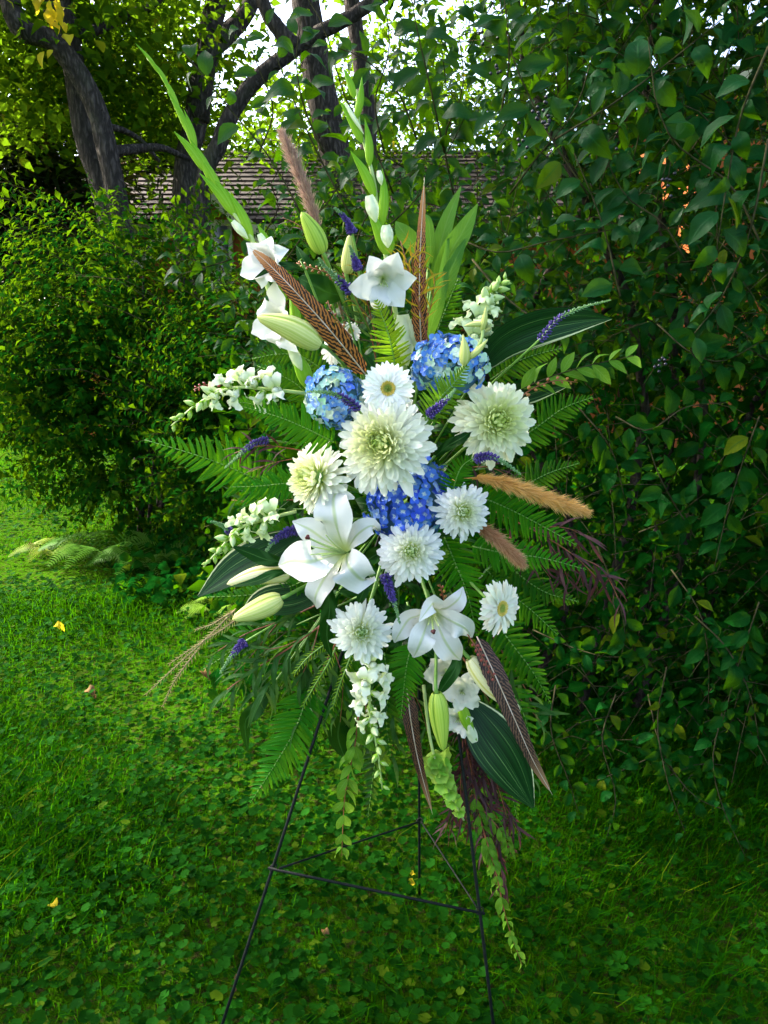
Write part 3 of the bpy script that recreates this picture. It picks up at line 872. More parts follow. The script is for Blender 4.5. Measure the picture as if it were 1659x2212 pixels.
for (u, v, y, n) in ((1175, 265, 1.98, 13), (1165, 225, 1.98, 7), (1062, 150, 2.1, 8), (1425, 790, 2.0, 7), (1130, 300, 2.0, 6), (1300, 330, 2.0, 5), (1440, 390, 1.9, 6), (1050, 80, 2.1, 6)):
    c = at(u, v, y)
    for k in range(n):
        p = c + Vector((random.gauss(0, .012), random.gauss(0, .008), random.gauss(0, .016)))
        link('berry', ME_BERRY, h1, mat4(p, X, Z, .0085))

# round honeysuckle shrub on the left
SL = [leaf_mb(.60, .2, .2, n=2, m=1, peak=.48), leaf_mb(.62, .5, .25, n=2, m=1, peak=.48)]
ST = [tmpl(q) for q in SL]
SMF = [leaf_mb(.54, .25, .2, n=5, m=2, peak=.46).mesh('shrub_leaf', m_shrubo), leaf_mb(.50, .5, .25, n=5, m=2, peak=.48, wave=.1).mesh('shrub_leaf', m_shrubo)]


def round_shrub(label, c, r, n, size, group, fronts=(), zlo=.0, mat=None):
    t = thing('leafy_shrub', label, 'shrub', Vector((c[0], c[1], 0)), group)
    s = Shoots()
    for i in range(n):
        q = Vector((random.gauss(0, 1), random.gauss(-.35, 1), random.gauss(.25, .8))).normalized()
        k = random.uniform(.72, 1.03) if random.random() < .7 else random.uniform(.35, .75)
        e = Vector((c[0] + q.x * r[0] * k, c[1] + q.y * r[1] * k, max(zlo + .05, c[2] + q.z * r[2] * k)))
        st = Vector((c[0], c[1], c[2] * .3)).lerp(e, .62)
        d = (e - st)
        s.shoot([st, st.lerp(e, .6) + Z * .05, e + Vector((q.x * .05, q.y * .05, -.03))], random.randint(8, 12), size, .003, pair=True, out=(q.x * .4 - .1, q.y * .4 - .1, .8), t0=.2)
    for k in range(7):
        a = random.uniform(0, 6.28); e = Vector((c[0] + math.cos(a) * r[0] * .6, c[1] + math.sin(a) * r[1] * .6, c[2] + r[2] * .5))
        mb = MB(); tube(mb, [Vector((c[0] + math.cos(a) * .1, c[1] + math.sin(a) * .1, -.05)), Vector((c[0] + math.cos(a) * .3 * r[0], c[1] + math.sin(a) * .3 * r[1], c[2] * .8)), e], .018, .006, n=8, k=6); mb.build('stem', m_bark, t)
    for pts, n2, sz in fronts:
        s.shoot(px_curve(pts), n2, sz, .003, t, SMF, pair=True, out=(-.2, -.3, .8), t0=.1)
    for i in range(n // 32):
        a = random.uniform(0, 6.28); k = random.uniform(.2, .8); e = Vector((c[0] + math.cos(a) * r[0] * k, c[1] + math.sin(a) * r[1] * k, c[2] + r[2] * .80 * math.sqrt(1 - k * k))); q = Vector((math.cos(a) * .35, math.sin(a) * .25, random.uniform(.22, .50)))
        s.shoot([e - q * .6, e + q * .5, e + q + Vector((q.x * .5, q.y * .5, -.10))], random.randint(12, 17), size * .95, .004, pair=True, out=(q.x - .1, -.2, .8), t0=.1)
    s.flush(t, mat or m_shrub, ST, meshes=SMF)
    return t


FR = [([(300, 560, 5.1), (200, 500, 5.05), (120, 430, 5.0)], 13, .06), ([(250, 640, 5.0), (170, 590, 4.95), (90, 530, 4.9)], 13, .06),
      ([(420, 560, 5.3), (380, 480, 5.3), (330, 420, 5.3), (310, 350, 5.3)], 14, .06), ([(330, 700, 5.0), (230, 660, 4.95), (120, 640, 4.9)], 13, .058),
      ([(480, 700, 5.1), (420, 640, 5.05), (330, 600, 5.0)], 13, .058), ([(280, 840, 4.9), (180, 800, 4.85), (90, 800, 4.8)], 13, .056),
      ([(420, 860, 4.9), (330, 800, 4.85), (250, 770, 4.8)], 13, .056), ([(500, 620, 5.2), (470, 560, 5.2), (450, 490, 5.2)], 12, .06)]
cc = at(278, 800, 5.9)
round_shrub('broad rounded shrub with small pale leaves beside the lawn at left', (cc.x, 5.9, 1.22), (1.30, 1.05, 1.28), 1150, .078, None, FR)
round_shrub('darker small leaved shrub between the round shrub and the spray', (-.78, 5.1, .95), (.92, .8, 1.08), 680, .066, None)
round_shrub('leafy sapling clump in front of the roof, under the pale plume', (-.36, 5.6, 2.12), (.38, .4, .46), 190, .07, None)
round_shrub('leafy sapling clump in front of the roof, right of the middle gladiolus', (.30, 5.2, 2.05), (.45, .4, .5), 190, .07, None)
round_shrub('shadowy shrub at the far left edge behind the round shrub', (-7.6, 14.5, 1.3), (2.6, 1.2, 1.6), 420, .13, None)
round_shrub('leafy undergrowth low in front of the orange house wall', (-.6, 7.6, .85), (2.2, .8, 1.0), 480, .08, None)

# low leafy plants under the shrubs
t = thing('violet_plant', 'patch of broad dark heart shaped leaves under the shrubs at left', 'plant', Vector((-.9, 3.5, 0)))
s = Shoots()
P, D, N_, S_ = [], [], [], []
for i in range(1300):
    u = random.uniform(260, 640); v = random.uniform(1080, 1330); p = ground(u, v)
    if p.x < -1.6 + (3.4 - p.y) * .5 and p.y < 3.6: continue
    p.z = random.uniform(.03, .22); a = random.uniform(0, 6.28)
    P.append(p); D.append((math.cos(a), math.sin(a), -.3)); N_.append((random.gauss(0, .4), random.gauss(-.3, .4), 1)); S_.append(random.uniform(.04, .085))
scatter('leaf', tmpl(leaf_mb(.85, .35, .2, n=4, m=1, peak=.36)), np.array([tuple(q) for q in P]), frames(np.array(D), np.array(N_)), S_, m_hedge, t)

# ------------------------------------------------------------------ plant pieces for the spray
def lobe_leaflet():
    mb = MB(); n = 9
    def wd(t): return (.98 if t < .12 else 1.0) * (1 - t) ** .42 * (1 + .07 * (-1) ** int(t * 9.01)) * min(1, .55 + t * 4)
    blade(mb, [Vector((0, 0, 0)), Vector((.5, .02, .035)), Vector((1, .12, -.05))], wd, Z, n=n, m=1, fold=.12)
    return mb


LFL = [lobe_leaflet().mesh('leaflet', m_fern) for _ in range(2)]
FGROUP = 'fern fronds in the spray'


def fern(label, pts, wpx, n=22, col=(.020, .16, .003), lean=(0, 0), cat='fern frond', group=FGROUP, tipw=1.0, droop=.12, angle=72, wr=.92, name='fern_frond', stemmat=None, lm=None, merged=False, prof=None, gap=0.0):
    C = spline(px_curve(pts), 40); t = thing(name, label, cat, C[0], group)
    N = face(C[20], *lean); sc_ = mpp(C[20])
    mb = MB(); tube(mb, C, .0017, .0007, n=14, k=5); mb.build('rachis', stemmat or m_stem, t)
    T = tangents(C); L = sum((C[i + 1] - C[i]).length for i in range(40)); sp = L / n
    for i in range(n + 1):
        q = gap + (1 - gap) * (i + .5) / (n + 1.0); k = min(int(q * 40), 39)
        p = C[k].lerp(C[k + 1], q * 40 - k)
        wl = prof(q) if prof else min(1, ((1 - q) * 1.55)) ** .8 * (.82 + .18 * min(1, q * 4))
        ln = wpx * sc_ / 2 * wl * random.uniform(.86, 1.07) + .003
        for sg in (-1, 1):
            sd = perp(T[k], N) * sg; a = math.radians(angle - 26 * q + random.uniform(-8, 8))
            d = T[k] * math.cos(a) + sd * math.sin(a) - N * droop * random.uniform(-.4, 2.4) - Z * .06
            nn = N + sd * random.uniform(-.15, .3) + T[k] * random.uniform(-.2, .1)
            cj = tuple(x * random.uniform(.88, 1.12) for x in col)
            link('leaflet', random.choice(lm or LFL), t, mat4(p, d, nn * 1.0, ln, sp * wr * (.55 + .45 * wl) * (1 if sg > 0 else -1), ln), cj)
    return t


def stem_to(mb, p, r=.003, via=None, to=None):
    """a stem from p back to the middle of the spray"""
    e = to or at(860, 1090, 1.70)
    q = p.lerp(e, .5) + Vector((0, .03, -.01))
    tube(mb, [p, via or q, e], r, r * .9, n=8, k=6)


# --- chrysanthemums
def mum_petal(curl, wr, n=5):
    mb = MB(); pts = []; x = z = 0.0; a = -.1 if curl > 0 else .1; k = 6
    for i in range(k + 1):
        pts.append(Vector((x, 0, z))); a2 = a + curl * (i / k) ** 1.4; x += math.cos(a2) / k; z += math.sin(a2) / k
    blade(mb, pts, lambda t: wr * (.42 + .58 * math.sin(PI * min(1, t * .58 + .05)) ** 1.1) * (1.0 if t < .8 else math.sqrt(max(.05, 1 - ((t - .8) / .21) ** 2))), Z, n=n + 2, m=1, cup=.55, fold=.0)
    return mb.mesh('mum_petal', m_mum)


MUMP = [[mum_petal(c + random.uniform(-.15, .15), w_) for _ in range(3)] for c, w_ in ((1.5, .27), (1.2, .26), (.8, .25), (.3, .23), (-.35, .22))]


def lerp3(a, b, t): return tuple(x + (y - x) * t for x, y in zip(a, b))


def chrysanthemum(label, u, v, y, rpx, lean, N=150, eye=(.36, .52, .04), midc=(.86, .88, .46), outc=(.92, .92, .80), thmax=100, depth=.62):
    p = at(u, v, y); R_ = rpx * mpp(p); ax = face(p, *lean)
    t = thing('chrysanthemum', label, 'flower', p, 'white chrysanthemums in the spray')
    e1 = perp(ax, Vector((.1, .2, 1))); e2 = ax.cross(e1)
    c0 = p - ax * R_ * .30
    for i in range(N):
        q = (i + .5) / N; az = i * 2.399963 + random.uniform(-.12, .12)
        r = e1 * math.cos(az) + e2 * math.sin(az)
        th = math.radians(thmax) * q ** .70 + random.uniform(-.07, .07)
        ct, st = math.cos(th), math.sin(th)
        d = ax * ct + r * st; nn = ax * st - r * ct
        ln = R_ * (.17 + .60 * q ** .72) * random.uniform(.82, 1.14)
        if q > .88: ln *= random.uniform(.85, 1.18)
        k = min(4, int(q * 4.4 + random.random() * .8))
        col = lerp3(eye, midc, min(1, q / .20)) if q < .20 else lerp3(midc, outc, min(1, (q - .20) / .45))
        link('petal', random.choice(MUMP[k]), t, mat4(c0 + ax * ct * R_ * .46 + r * st * R_ * .30, d + e1 * random.uniform(-.1, .1) * (.4 + q) + e2 * random.uniform(-.1, .1) * (.4 + q), nn + r * random.uniform(-.2, .2) + perp(d, nn) * random.uniform(-.45, .45), ln, ln * (1.0 if q > .25 else .85), ln), col)
    mb = MB(); pod(mb, c0 - ax * R_ * .22, c0 + ax * R_ * .34, R_ * .50, lambda s: math.sin(PI * min(.97, max(.03, .25 + s * .7))), e1, n=5, k=10); mb.build('calyx', m_stem, t)
    mb = MB(); stem_to(mb, c0 - ax * R_ * .18, .0035); mb.build('stem', m_stem, t)
    return t


# --- gerbera daisies
def ger_petal(curl):
    mb = MB(); blade(mb, [Vector((0, 0, 0)), Vector((.5, 0, .06)), Vector((1, 0, curl))], lambda t: .21 * (.5 + .5 * math.sin(PI * min(1, t * .62 + .08))) * (1 if t < .85 else math.sqrt(max(.03, 1 - ((t - .85) / .155) ** 2))), Z, n=6, m=1, cup=.35)
    return mb.mesh('gerbera_petal', m_ger)


GERP = [ger_petal(c) for c in (-.05, .05, -.16)]
tiny = MB(); pod(tiny, Vector((0, 0, 0)), Vector((0, 0, 1)), .55, lambda t: math.sin(PI * min(.95, .15 + t * .8)), X, n=3, k=5); T_TINY = tmpl(tiny)


def gerbera(label, u, v, y, rpx, lean, n=30, col=(.90, .90, .82), discr=.24, disc=True, arc=None):
    p = at(u, v, y); R_ = rpx * mpp(p); ax = face(p, *lean)
    t = thing('gerbera_daisy', label, 'flower', p, 'white gerbera daisies in the spray')
    e1 = perp(ax, Vector((.1, .2, 1))); e2 = ax.cross(e1)
    for ring, (ln, el, nn, r0) in enumerate(((1.0, .02, n, .10), (.90, .14, n - 3, .10), (.62, .30, n - 8, .10))):
        for i in range(nn):
            az = 2 * PI * (i + ring * .5 + random.uniform(-.2, .2)) / nn
            r = e1 * math.cos(az) + e2 * math.sin(az); d = r + ax * (el + random.uniform(-.09, .09)); L = R_ * (ln - r0) * random.uniform(.93, 1.05)
            link('petal', random.choice(GERP), t, mat4(p + r * R_ * r0 + ax * R_ * .03 * ring, d, ax + r * -.1 + e1 * random.uniform(-.25, .25), L, L * 1.05, L), tuple(x * random.uniform(.95, 1.03) for x in col))
    P, D, S_ = [], [], []
    for i in range(170):
        q = (i + .5) / 170; az = i * 2.39996; rr = discr * R_ * math.sqrt(q); r = e1 * math.cos(az) + e2 * math.sin(az)
        P.append(p + r * rr + ax * R_ * (.10 + .03 * (1 - q))); D.append(ax + r * q * .5); S_.append(R_ * (.05 + .06 * q))
    P = np.array([tuple(a) for a in P]); Dn = np.array([tuple(a) for a in D]); fr = frames(Dn, np.tile(np.array(e1), (len(P), 1)))
    fr = np.stack([fr[:, :, 1], fr[:, :, 2], fr[:, :, 0]], -1)
    k = np.arange(len(P)) < 60
    scatter('disc_floret', T_TINY, P[k], fr[k], np.array(S_)[k], m_greenfl, t); scatter('disc_floret', T_TINY, P[~k], fr[~k], np.array(S_)[~k], m_yellow, t)
    mb = MB(); pod(mb, p - ax * R_ * .25, p + ax * R_ * .09, R_ * .5, lambda s: .25 + .75 * math.sin(PI / 2 * s) if s < .97 else .2, e1, n=5, k=10); mb.build('calyx', m_stem, t)
    mb = MB(); stem_to(mb, p - ax * R_ * .2, .003); mb.build('stem', m_stem, t)
    return t


# --- lilies
def lily_w(wm, peak=.55):
    ex = math.log(.5) / math.log(peak)
    return lambda t: wm * max(.0, math.sin(PI * min(.985, max(.03, t)) ** ex)) ** .98


def lily(label, throat, lean, petals, stamens, pistil, back=.07):
    th = at(*throat); ax = face(th, *lean); sc_ = mpp(th)
    t = thing('lily', label, 'flower', th, 'open white lilies in the spray')
    b = th - ax * .012
    for (mid, tip, wpx, extra) in petals:
        M_ = at(*mid); E = at(*tip); pts = [b, b.lerp(M_, .55) + ax * .006, M_, E] if extra is None else [b, b.lerp(M_, .55) + ax * .006, M_, at(*extra), E]
        mb = MB(); blade(mb, pts, lily_w(wpx * sc_), ax, n=18, m=4, fold=.13, cup=.06, wave=.19, wf=2.4); mb.build('petal', m_lily, t)
    for (u, v, y) in stamens:
        e = at(u, v, y); mb = MB(); tube(mb, [b, b.lerp(e, .5) + ax * .010, e], .0018, .0011, n=8, k=5); mb.build('filament', m_palestem, t)
    e = at(*pistil); mb = MB(); tube(mb, [b, b.lerp(e, .5) + ax * .014, e], .0026, .0018, n=8, k=6); pi_ = mb.build('pistil', m_palestem, t)
    mb = MB(); d = (e - b).normalized(); pod(mb, e - d * .003, e + d * .006, .011, lambda s: math.sin(PI * min(.96, .2 + s * .75)), ax, n=4, k=9, ribs=3, ribd=.3); mb.build('stigma', m_anther, pi_)
    mb = MB(); stem_to(mb, b + ax * .004, .004); mb.build('stem', m_stem, t)
    return t


def bud_prof(t): return max(.05, (math.sin(PI * min(1, t ** .75 * .86 + .10))) ** .72) * (1 - .12 * t) if t < .995 else .04


def lily_bud(label, base, tip, wpx, mat, stem=None, bend=.03, leaf=None):
    b, e = at(*base), at(*tip); w_ = wpx * mpp(b); N = face(b)
    t = thing('lily_bud', label, 'flower bud', b, 'closed lily buds in the spray')
    off = random.uniform(.1, .5)
    for k in range(3):
        mb = MB(); a = 2 * PI * k / 3 + off + PI / 2 - PI / 3
        pod(mb, b, e, w_, lambda q: bud_prof(q), N, n=16, k=8, bend=bend, a0=a, a1=a + 2 * PI / 3)
        # pull the seams in
        C = spline([b, b.lerp(e, .5), e], 16)
        for i in range(17):
            for j in (0, 8):
                q = mb.v[i * 9 + j]; mb.v[i * 9 + j] = q.lerp(C[i], .13)
        mb.build('tepal', mat, t)
    mb = MB(); s_ = at(*stem) if stem else at(860, 1090, 1.68)
    tube(mb, [b + (e - b) * .03, b - (e - b) * .12, b.lerp(s_, .6) + Vector((0, .01, 0)), s_], .0042, .0032, n=10, k=7); mb.build('stem', m_stem, t)
    return t


def leaf_thing(name, label, pts, wpx, mat, lean=(0, 0), fold=.12, cup=.0, wave=.05, peak=.45, cat='leaf', group=None, twist=0.0, n=16, sharp=.85, edge=1.0):
    C = px_curve(pts); N = face(C[len(C) // 2], *lean); sc_ = mpp(C[len(C) // 2])
    ex = math.log(.5) / math.log(peak)
    mb = MB(); blade(mb, C, lambda t: wpx * sc_ * max(.02, math.sin(PI * min(.99, t) ** ex)) ** sharp, N, n=n, m=3, fold=fold, cup=cup, wave=wave, wf=1.6, twist=twist)
    o = thing(name, label, cat, C[0], group)
    bo = mb.build('blade', mat, o); bo.color = (edge, 0, 0, 1)
    mb = MB(); tube(mb, [C[0].lerp(C[1], .05), C[0], C[0].lerp(at(860, 1090, 1.70), .55)], .0028, .002, n=6, k=5); mb.build('stalk', m_stem, o)
    return o


# --- gladioli
def glad_flower(t, u, v, y, rpx, lean, seed, back=.75, stretch=1.0, col=(.69, .70, .66), ruf=.26, wf=2.3):
    random.seed(seed)
    p = at(u, v, y); R_ = rpx * mpp(p); ax = face(p, *lean); e1 = perp(ax, Vector((.1, .2, 1))); e2 = ax.cross(e1)
    th = p - ax * R_ * back
    for k in range(6):
        az = 2 * PI * k / 6 + random.uniform(-.12, .12) + .3; inner = k % 2
        r = e1 * math.cos(az) + e2 * math.sin(az) * stretch; sp = (1.0 if inner == 0 else .88) * random.uniform(.82, 1.2)
        m1 = th + r * R_ * .22 + ax * R_ * .42 * back; m2 = th + r * R_ * .68 * sp + ax * R_ * (back * .95 + random.uniform(-.08, .08)); e = th + r * R_ * 1.16 * sp + ax * R_ * (back * .95 + random.uniform(-.38, .16))
        mb = MB(); blade(mb, [th, m1, m2, e], lambda q: R_ * (1.0 if inner == 0 else .84) * max(.04, math.sin(PI * min(.99, q * .96 + .03) ** 1.08)) ** 1.05, ax, n=16, m=4, fold=random.uniform(.1, .3), cup=random.uniform(-.15, .2), wave=ruf, wf=wf, asym=random.uniform(-.12, .12))
        o = mb.build('petal', m_glad, t); o.color = (*[c * random.uniform(.97, 1.02) for c in col], 1)
    for k in range(3):
        e = th + ax * R_ * back * .9 + (e1 * (k - 1) * .12 + e2 * .12) * R_; mb = MB(); tube(mb, [th, e], .0012, .0009, n=3, k=5); mb.build('stamen', m_palestem, t)


def spathe(t, base, tip, wpx, name='spathe', mat=None, flat=.6, bend=.04, col=None):
    b, e = at(*base), at(*tip); mb = MB()
    pod(mb, b, e, wpx * mpp(b), lambda q: max(.03, math.sin(PI * min(.985, q ** .7 * .93 + .07))) ** .9, face(b), n=10, k=10, flat=flat, bend=bend)
    o = mb.build(name, mat or m_spathe, t)
    if col: o.color = (*col, 1)
    return o


def white_bud(t, base, tip, wpx, seed=1):
    b, e = at(*base), at(*tip); sc_ = mpp(b); N = face(b)
    for k in range(3):
        o_ = perp((e - b).normalized(), N) * (k - 1) * wpx * sc_ * .22
        mb = MB(); blade(mb, [b, b.lerp(e, .5) + o_ + N * .006 * (1 - abs(k - 1)), e + o_ * .6], lambda q: wpx * sc_ * .72 * max(.15, math.sin(PI * min(.80, q * .74 + .06))), N, n=12, m=3, cup=-.45, wave=.30, wf=3)
        o = mb.build('bud_petal', m_glad, t); o.color = (.70, .76, .50, 1)


# --- hydrangeas
def floret_mesh(seed):
    random.seed(seed); mb = MB()
    for k in range(4):
        a = PI / 2 * k + random.uniform(-.12, .12); d = Vector((math.cos(a), math.sin(a), 0)); up = random.uniform(.05, .32)
        blade(mb, [d * .04, d * .5 + Z * up * .6, d * 1.0 + Z * (up * .5 + random.uniform(-.15, .1))], lambda t: 1.0 * max(.1, math.sin(PI * min(.90, t * .80 + .10))) ** .8 * (1 if t < .9 else .8), Z, n=4, m=1, cup=.32, wave=.10)
    b = len(mb.v); pod(mb, Z * -.02, Z * .12, .16, lambda t: math.sin(PI * min(.95, .2 + t * .7)), X, n=3, k=5)
    return mb.mesh('floret', m_hyd)


FLOR = [floret_mesh(s_) for s_ in range(5)]


def hydrangea(label, u, v, y, rx, ry, n, cols, lean=(0, 0), fl=13, depth=.75):
    p = at(u, v, y); sc_ = mpp(p); ax = face(p, *lean); e1 = RT; e2 = UPV
    t = thing('hydrangea', label, 'flower', p, 'blue hydrangeas in the spray')
    for i in range(n):
        q = (i + .5) / n; cz = 1 - q * 1.25; sr = math.sqrt(max(0, 1 - cz * cz)); az = i * 2.39996
        d = e1 * math.cos(az) * sr + e2 * math.sin(az) * sr + ax * cz
        j = random.uniform(.84, 1.12)
        c = p + (e1 * math.cos(az) * sr * rx + e2 * math.sin(az) * sr * ry + ax * cz * (rx + ry) / 2 * depth) * sc_ * j * .9
        nn = (d + Vector((random.gauss(0, .38), random.gauss(0, .38), random.gauss(0, .38)))).normalized()
        s_ = fl * sc_ * random.uniform(.8, 1.15); a = random.uniform(0, 6.28); xx = perp(nn, Vector((math.cos(a), .3, math.sin(a))))
        w_ = random.random(); col = random.choice(cols); col = tuple(max(0, x * random.uniform(.8, 1.2)) for x in col)
        link('floret', random.choice(FLOR), t, mat4(c, xx, nn, s_), col)
    mb = MB(); pod(mb, p - ax * ry * sc_ * .5, p + ax * ry * sc_ * .5, (rx + ry) * sc_ * .95, lambda s: math.sin(PI * min(.97, max(.03, s))) ** .6, e1, n=6, k=12); mb.build('flower_core', m_core, t)
    mb = MB(); stem_to(mb, p - ax * ry * sc_ * .4, .005); mb.build('stem', m_stem, t)


# --- snapdragons
def snap_mesh(seed):
    random.seed(seed); mb = MB()
    pod(mb, Vector((0, 0, 0)), Vector((.62, 0, .02)), .42, lambda t: .55 + .45 * math.sin(PI * min(1, t * .8)) if t < .97 else .9, Z, n=5, k=8)
    for sg in (-1, 1):   # upper lip
        blade(mb, [Vector((.5, sg * .08, .14)), Vector((.72, sg * .16, .36)), Vector((.74, sg * .30, .62)), Vector((.62, sg * .38, .72))], lambda t: .46 * max(.3, math.sin(PI * min(.86, t * .7 + .18))), Vector((1, 0, 0)), n=5, m=2, wave=.25, wf=2)
    for sg in (-1, 0, 1):   # lower lip
        blade(mb, [Vector((.52, sg * .08, -.10)), Vector((.82, sg * .20, -.10)), Vector((.92, sg * .34, -.34)), Vector((.80, sg * .40, -.50))], lambda t: .40 * max(.3, math.sin(PI * min(.86, t * .7 + .18))), Vector((.5, 0, 1)), n=5, m=2, wave=.25, wf=2)
    pod(mb, Vector((.45, 0, -.02)), Vector((.86, 0, 0)), .34, lambda t: math.sin(PI * min(.97, .25 + t * .72)), Z, n=4, k=8)
    return mb.mesh('snapdragon_floret', m_snap)


def snapbud_mesh():
    mb = MB(); pod(mb, Vector((0, 0, 0)), Vector((1, 0, .05)), .52, lambda t: max(.05, math.sin(PI * min(.97, t ** .85 * .9 + .08))), Z, n=6, k=8, ribs=2, ribd=.1); return mb.mesh('snapdragon_bud', m_snap)


SNAP = [snap_mesh(s_) for s_ in (1, 2, 3)]; SNAPB = snapbud_mesh()
cal = MB()
for k in range(5):
    a = 2 * PI * k / 5; d = Vector((.30, math.cos(a) * .16, math.sin(a) * .16)); blade(cal, [Vector((-.04, 0, 0)), Vector((.10, math.cos(a) * .17, math.sin(a) * .17)), d + Vector((.02, math.cos(a) * .10, math.sin(a) * .10))], lambda t: .22 * (1 - t * .85), Vector((0, math.cos(a), math.sin(a))), n=3, m=1)
ME_CAL = cal.mesh('sepals', m_spathe)


def snapdragon(label, pts, n, size, open_to=.55, wcol=(.74, .78, .60), gcol=(.40, .58, .14), lean=(0, 0), spread=.75, start=.12, name='snapdragon', gap=1.0):
    C = spline(px_curve(pts), 40); T = tangents(C); t = thing(name, label, 'flower', C[0], 'snapdragon spikes in the spray'); N = face(C[20], *lean); sc_ = mpp(C[20])
    mb = MB(); tube(mb, C, .0038, .0013, n=16, k=7); mb.build('stem', m_palestem, t)
    for i in range(n):
        q = start + (1 - start) * ((i + .5) / n) ** gap; k = min(39, int(q * 40)); f = (q - start) / (1 - start)
        az = i * 2.25 + random.uniform(-.3, .3); sd = perp(T[k], N); r = sd * math.sin(az) + N * (.25 + .75 * math.cos(az))
        d = (r * spread + T[k] * (.30 + .45 * f)).normalized()
        s_ = size * sc_ * (1.05 - .78 * f) * random.uniform(.9, 1.1)
        col = lerp3(wcol, gcol, min(1, max(0, (f - .35) / .45)))
        nh = Z * .6 + N * .5 + T[k] * .4
        p = C[k] + d * .003
        if f < open_to: link('floret', random.choice(SNAP), t, mat4(p, d, nh, s_), col)
        else: link('bud', SNAPB, t, mat4(p, d, nh, s_ * 1.1), col)
        link('calyx', ME_CAL, t, mat4(p, d, nh, s_ * (1.0 if f < open_to else 1.4)))
    return t


# --- veronica spikes
def veronica(label, pts, wpx, stem=None, green=.55, lean=(0, 0), n=170, start=0.0):
    C = spline(px_curve(pts), 40); T = tangents(C); t = thing('veronica_spike', label, 'flower spike', C[0], 'purple veronica spikes in the spray'); N = face(C[20]); sc_ = mpp(C[20])
    mb = MB(); tube(mb, ([at(*stem)] if stem else []) + C, .0022, .0010, n=18, k=6); mb.build('stem', m_stem, t)
    P = [[], []]; D = [[], []]; S_ = [[], []]; wpx *= .84
    for i in range(n):
        q = (i + .5) / n; k = min(39, int(q * 40)); az = i * 2.39996; sd = perp(T[k], N); r = sd * math.cos(az) + (T[k].cross(sd)) * math.sin(az)
        g_ = 1 if q + random.uniform(-.10, .10) > green else 0
        w_ = wpx * sc_ / 2 * (1 - .75 * q) * (.85 if g_ else 1)
        P[g_].append(tuple(C[k] + r * w_ * .35)); D[g_].append(tuple(r + T[k] * (.35 + .5 * q))); S_[g_].append(w_ * random.uniform(.8, 1.45) + .0012)
    for g_, m_ in ((0, m_purple), (1, m_vgreen)):
        if P[g_]:
            fr = frames(np.array(D[g_]), np.tile([.3, .2, .9], (len(P[g_]), 1))); fr = np.stack([fr[:, :, 1], fr[:, :, 2], fr[:, :, 0]], -1)
            scatter('floret', T_TINY, np.array(P[g_]), fr, np.array(S_[g_]), m_, t)
    return t


# --- pheasant feathers
def feather(label, pts, wpx, lean=(0, 0), col=(.42, .145, .026), bend=0, prof=None):
    C = spline(px_curve(pts), 90); T = tangents(C); t = thing('pheasant_feather', label, 'feather', C[0], 'barred pheasant feathers in the spray'); N = face(C[45], *lean); sc_ = mpp(C[45])
    mb = MB(); n = 90
    pf = prof or (lambda q: (1 - q) ** .62 * min(1, .55 + q * 3))
    for sg in (-1, 1):
        for i in range(2, n - 1):
            q = i / n; w_ = wpx * sc_ / 2 * pf(q) * random.uniform(.93, 1.04) * (random.uniform(.55, .9) if random.random() < .04 else 1)
            s_ = perp(T[i], N) * sg; st = (C[i + 1] - C[i]).length * 1.0
            f1 = C[i] + s_ * w_ * .55 + T[i] * w_ * .42 + N * w_ * .10; f2 = C[i] + s_ * w_ + T[i] * w_ * 1.05 + N * w_ * .02
            b0 = len(mb.v)
            for p_, a_ in ((C[i], 0), (f1, .55), (f2, 1.0)):
                mb.v += [p_ - T[i] * st, p_ + T[i] * st * (1 - .3 * a_)]; mb.uv += [(q, .5 + sg * a_ / 2), (q + .5 / n, .5 + sg * a_ / 2)]
            for j in (0, 2):
                mb.f.append((b0 + j, b0 + j + 1, b0 + j + 3, b0 + j + 2)); mb.mi.append(0)
    o = mb.build('vane', m_feather, t); o.color = (*col, 1)
    mb = MB(); tube(mb, [c_ + N * .0008 for c_ in C[::6]] + [C[-1] + T[-1] * .012], .0014, .0004, n=24, k=5); mb.build('quill', m_quill, t)
    return t


# --- grass plumes
hb = MB(); blade(hb, [Vector((0, 0, 0)), Vector((.5, 0, .06)), Vector((1, 0, -.02))], lambda t: .06 * (1 - t * .9), Z, n=2, m=1); T_HAIR = tmpl(hb)


def plume(label, pts, wpx, col, n=2600, stem=None, ang=.62, name='grass_plume'):
    C = spline(px_curve(pts), 60); T = tangents(C); t = thing(name, label, 'grass plume', C[0], 'fluffy grass plumes in the spray'); N = face(C[30]); sc_ = mpp(C[30])
    mb = MB(); tube(mb, ([at(*stem)] if stem else []) + C, .0028, .0012, n=20, k=6); o = mb.build('stem', m_plume, t); o.color = (*col, 1)
    P, D, S_ = [], [], []
    for i in range(n):
        q = random.random(); k = min(59, int(q * 60)); az = random.uniform(0, 6.28); sd = perp(T[k], N); r = sd * math.cos(az) + T[k].cross(sd) * math.sin(az)
        pf = min(1, .55 + q * 2.2) * min(1, (1 - q) * 3.0 + .45); L = wpx * sc_ * .62 * pf * random.uniform(.55, 1.15)
        lump = .75 + .35 * math.sin(q * 60 + az * 1.0)
        P.append(tuple(C[k] + r * wpx * sc_ * .10 * pf)); D.append(tuple(r * ang * lump + T[k] * 1.0 + Vector((random.gauss(0, .14), random.gauss(0, .14), random.gauss(0, .14))))); S_.append(L)
    o = scatter('hairs', T_HAIR, np.array(P), frames(np.array(D), rng.normal(size=(n, 3))), np.array(S_), m_plume, t); o.color = (*col, 1)
    return t


# --- leafy branches
def leaf_mesh(mat, wr, droop=.2, fold=.2, peak=.45, side=0.0, n=7, m=1, wave=0.0, sharp=1.0, name='leaf'):
    return leaf_mb(wr, droop, fold, n, m, peak, wave, sharp, side).mesh(name, mat)


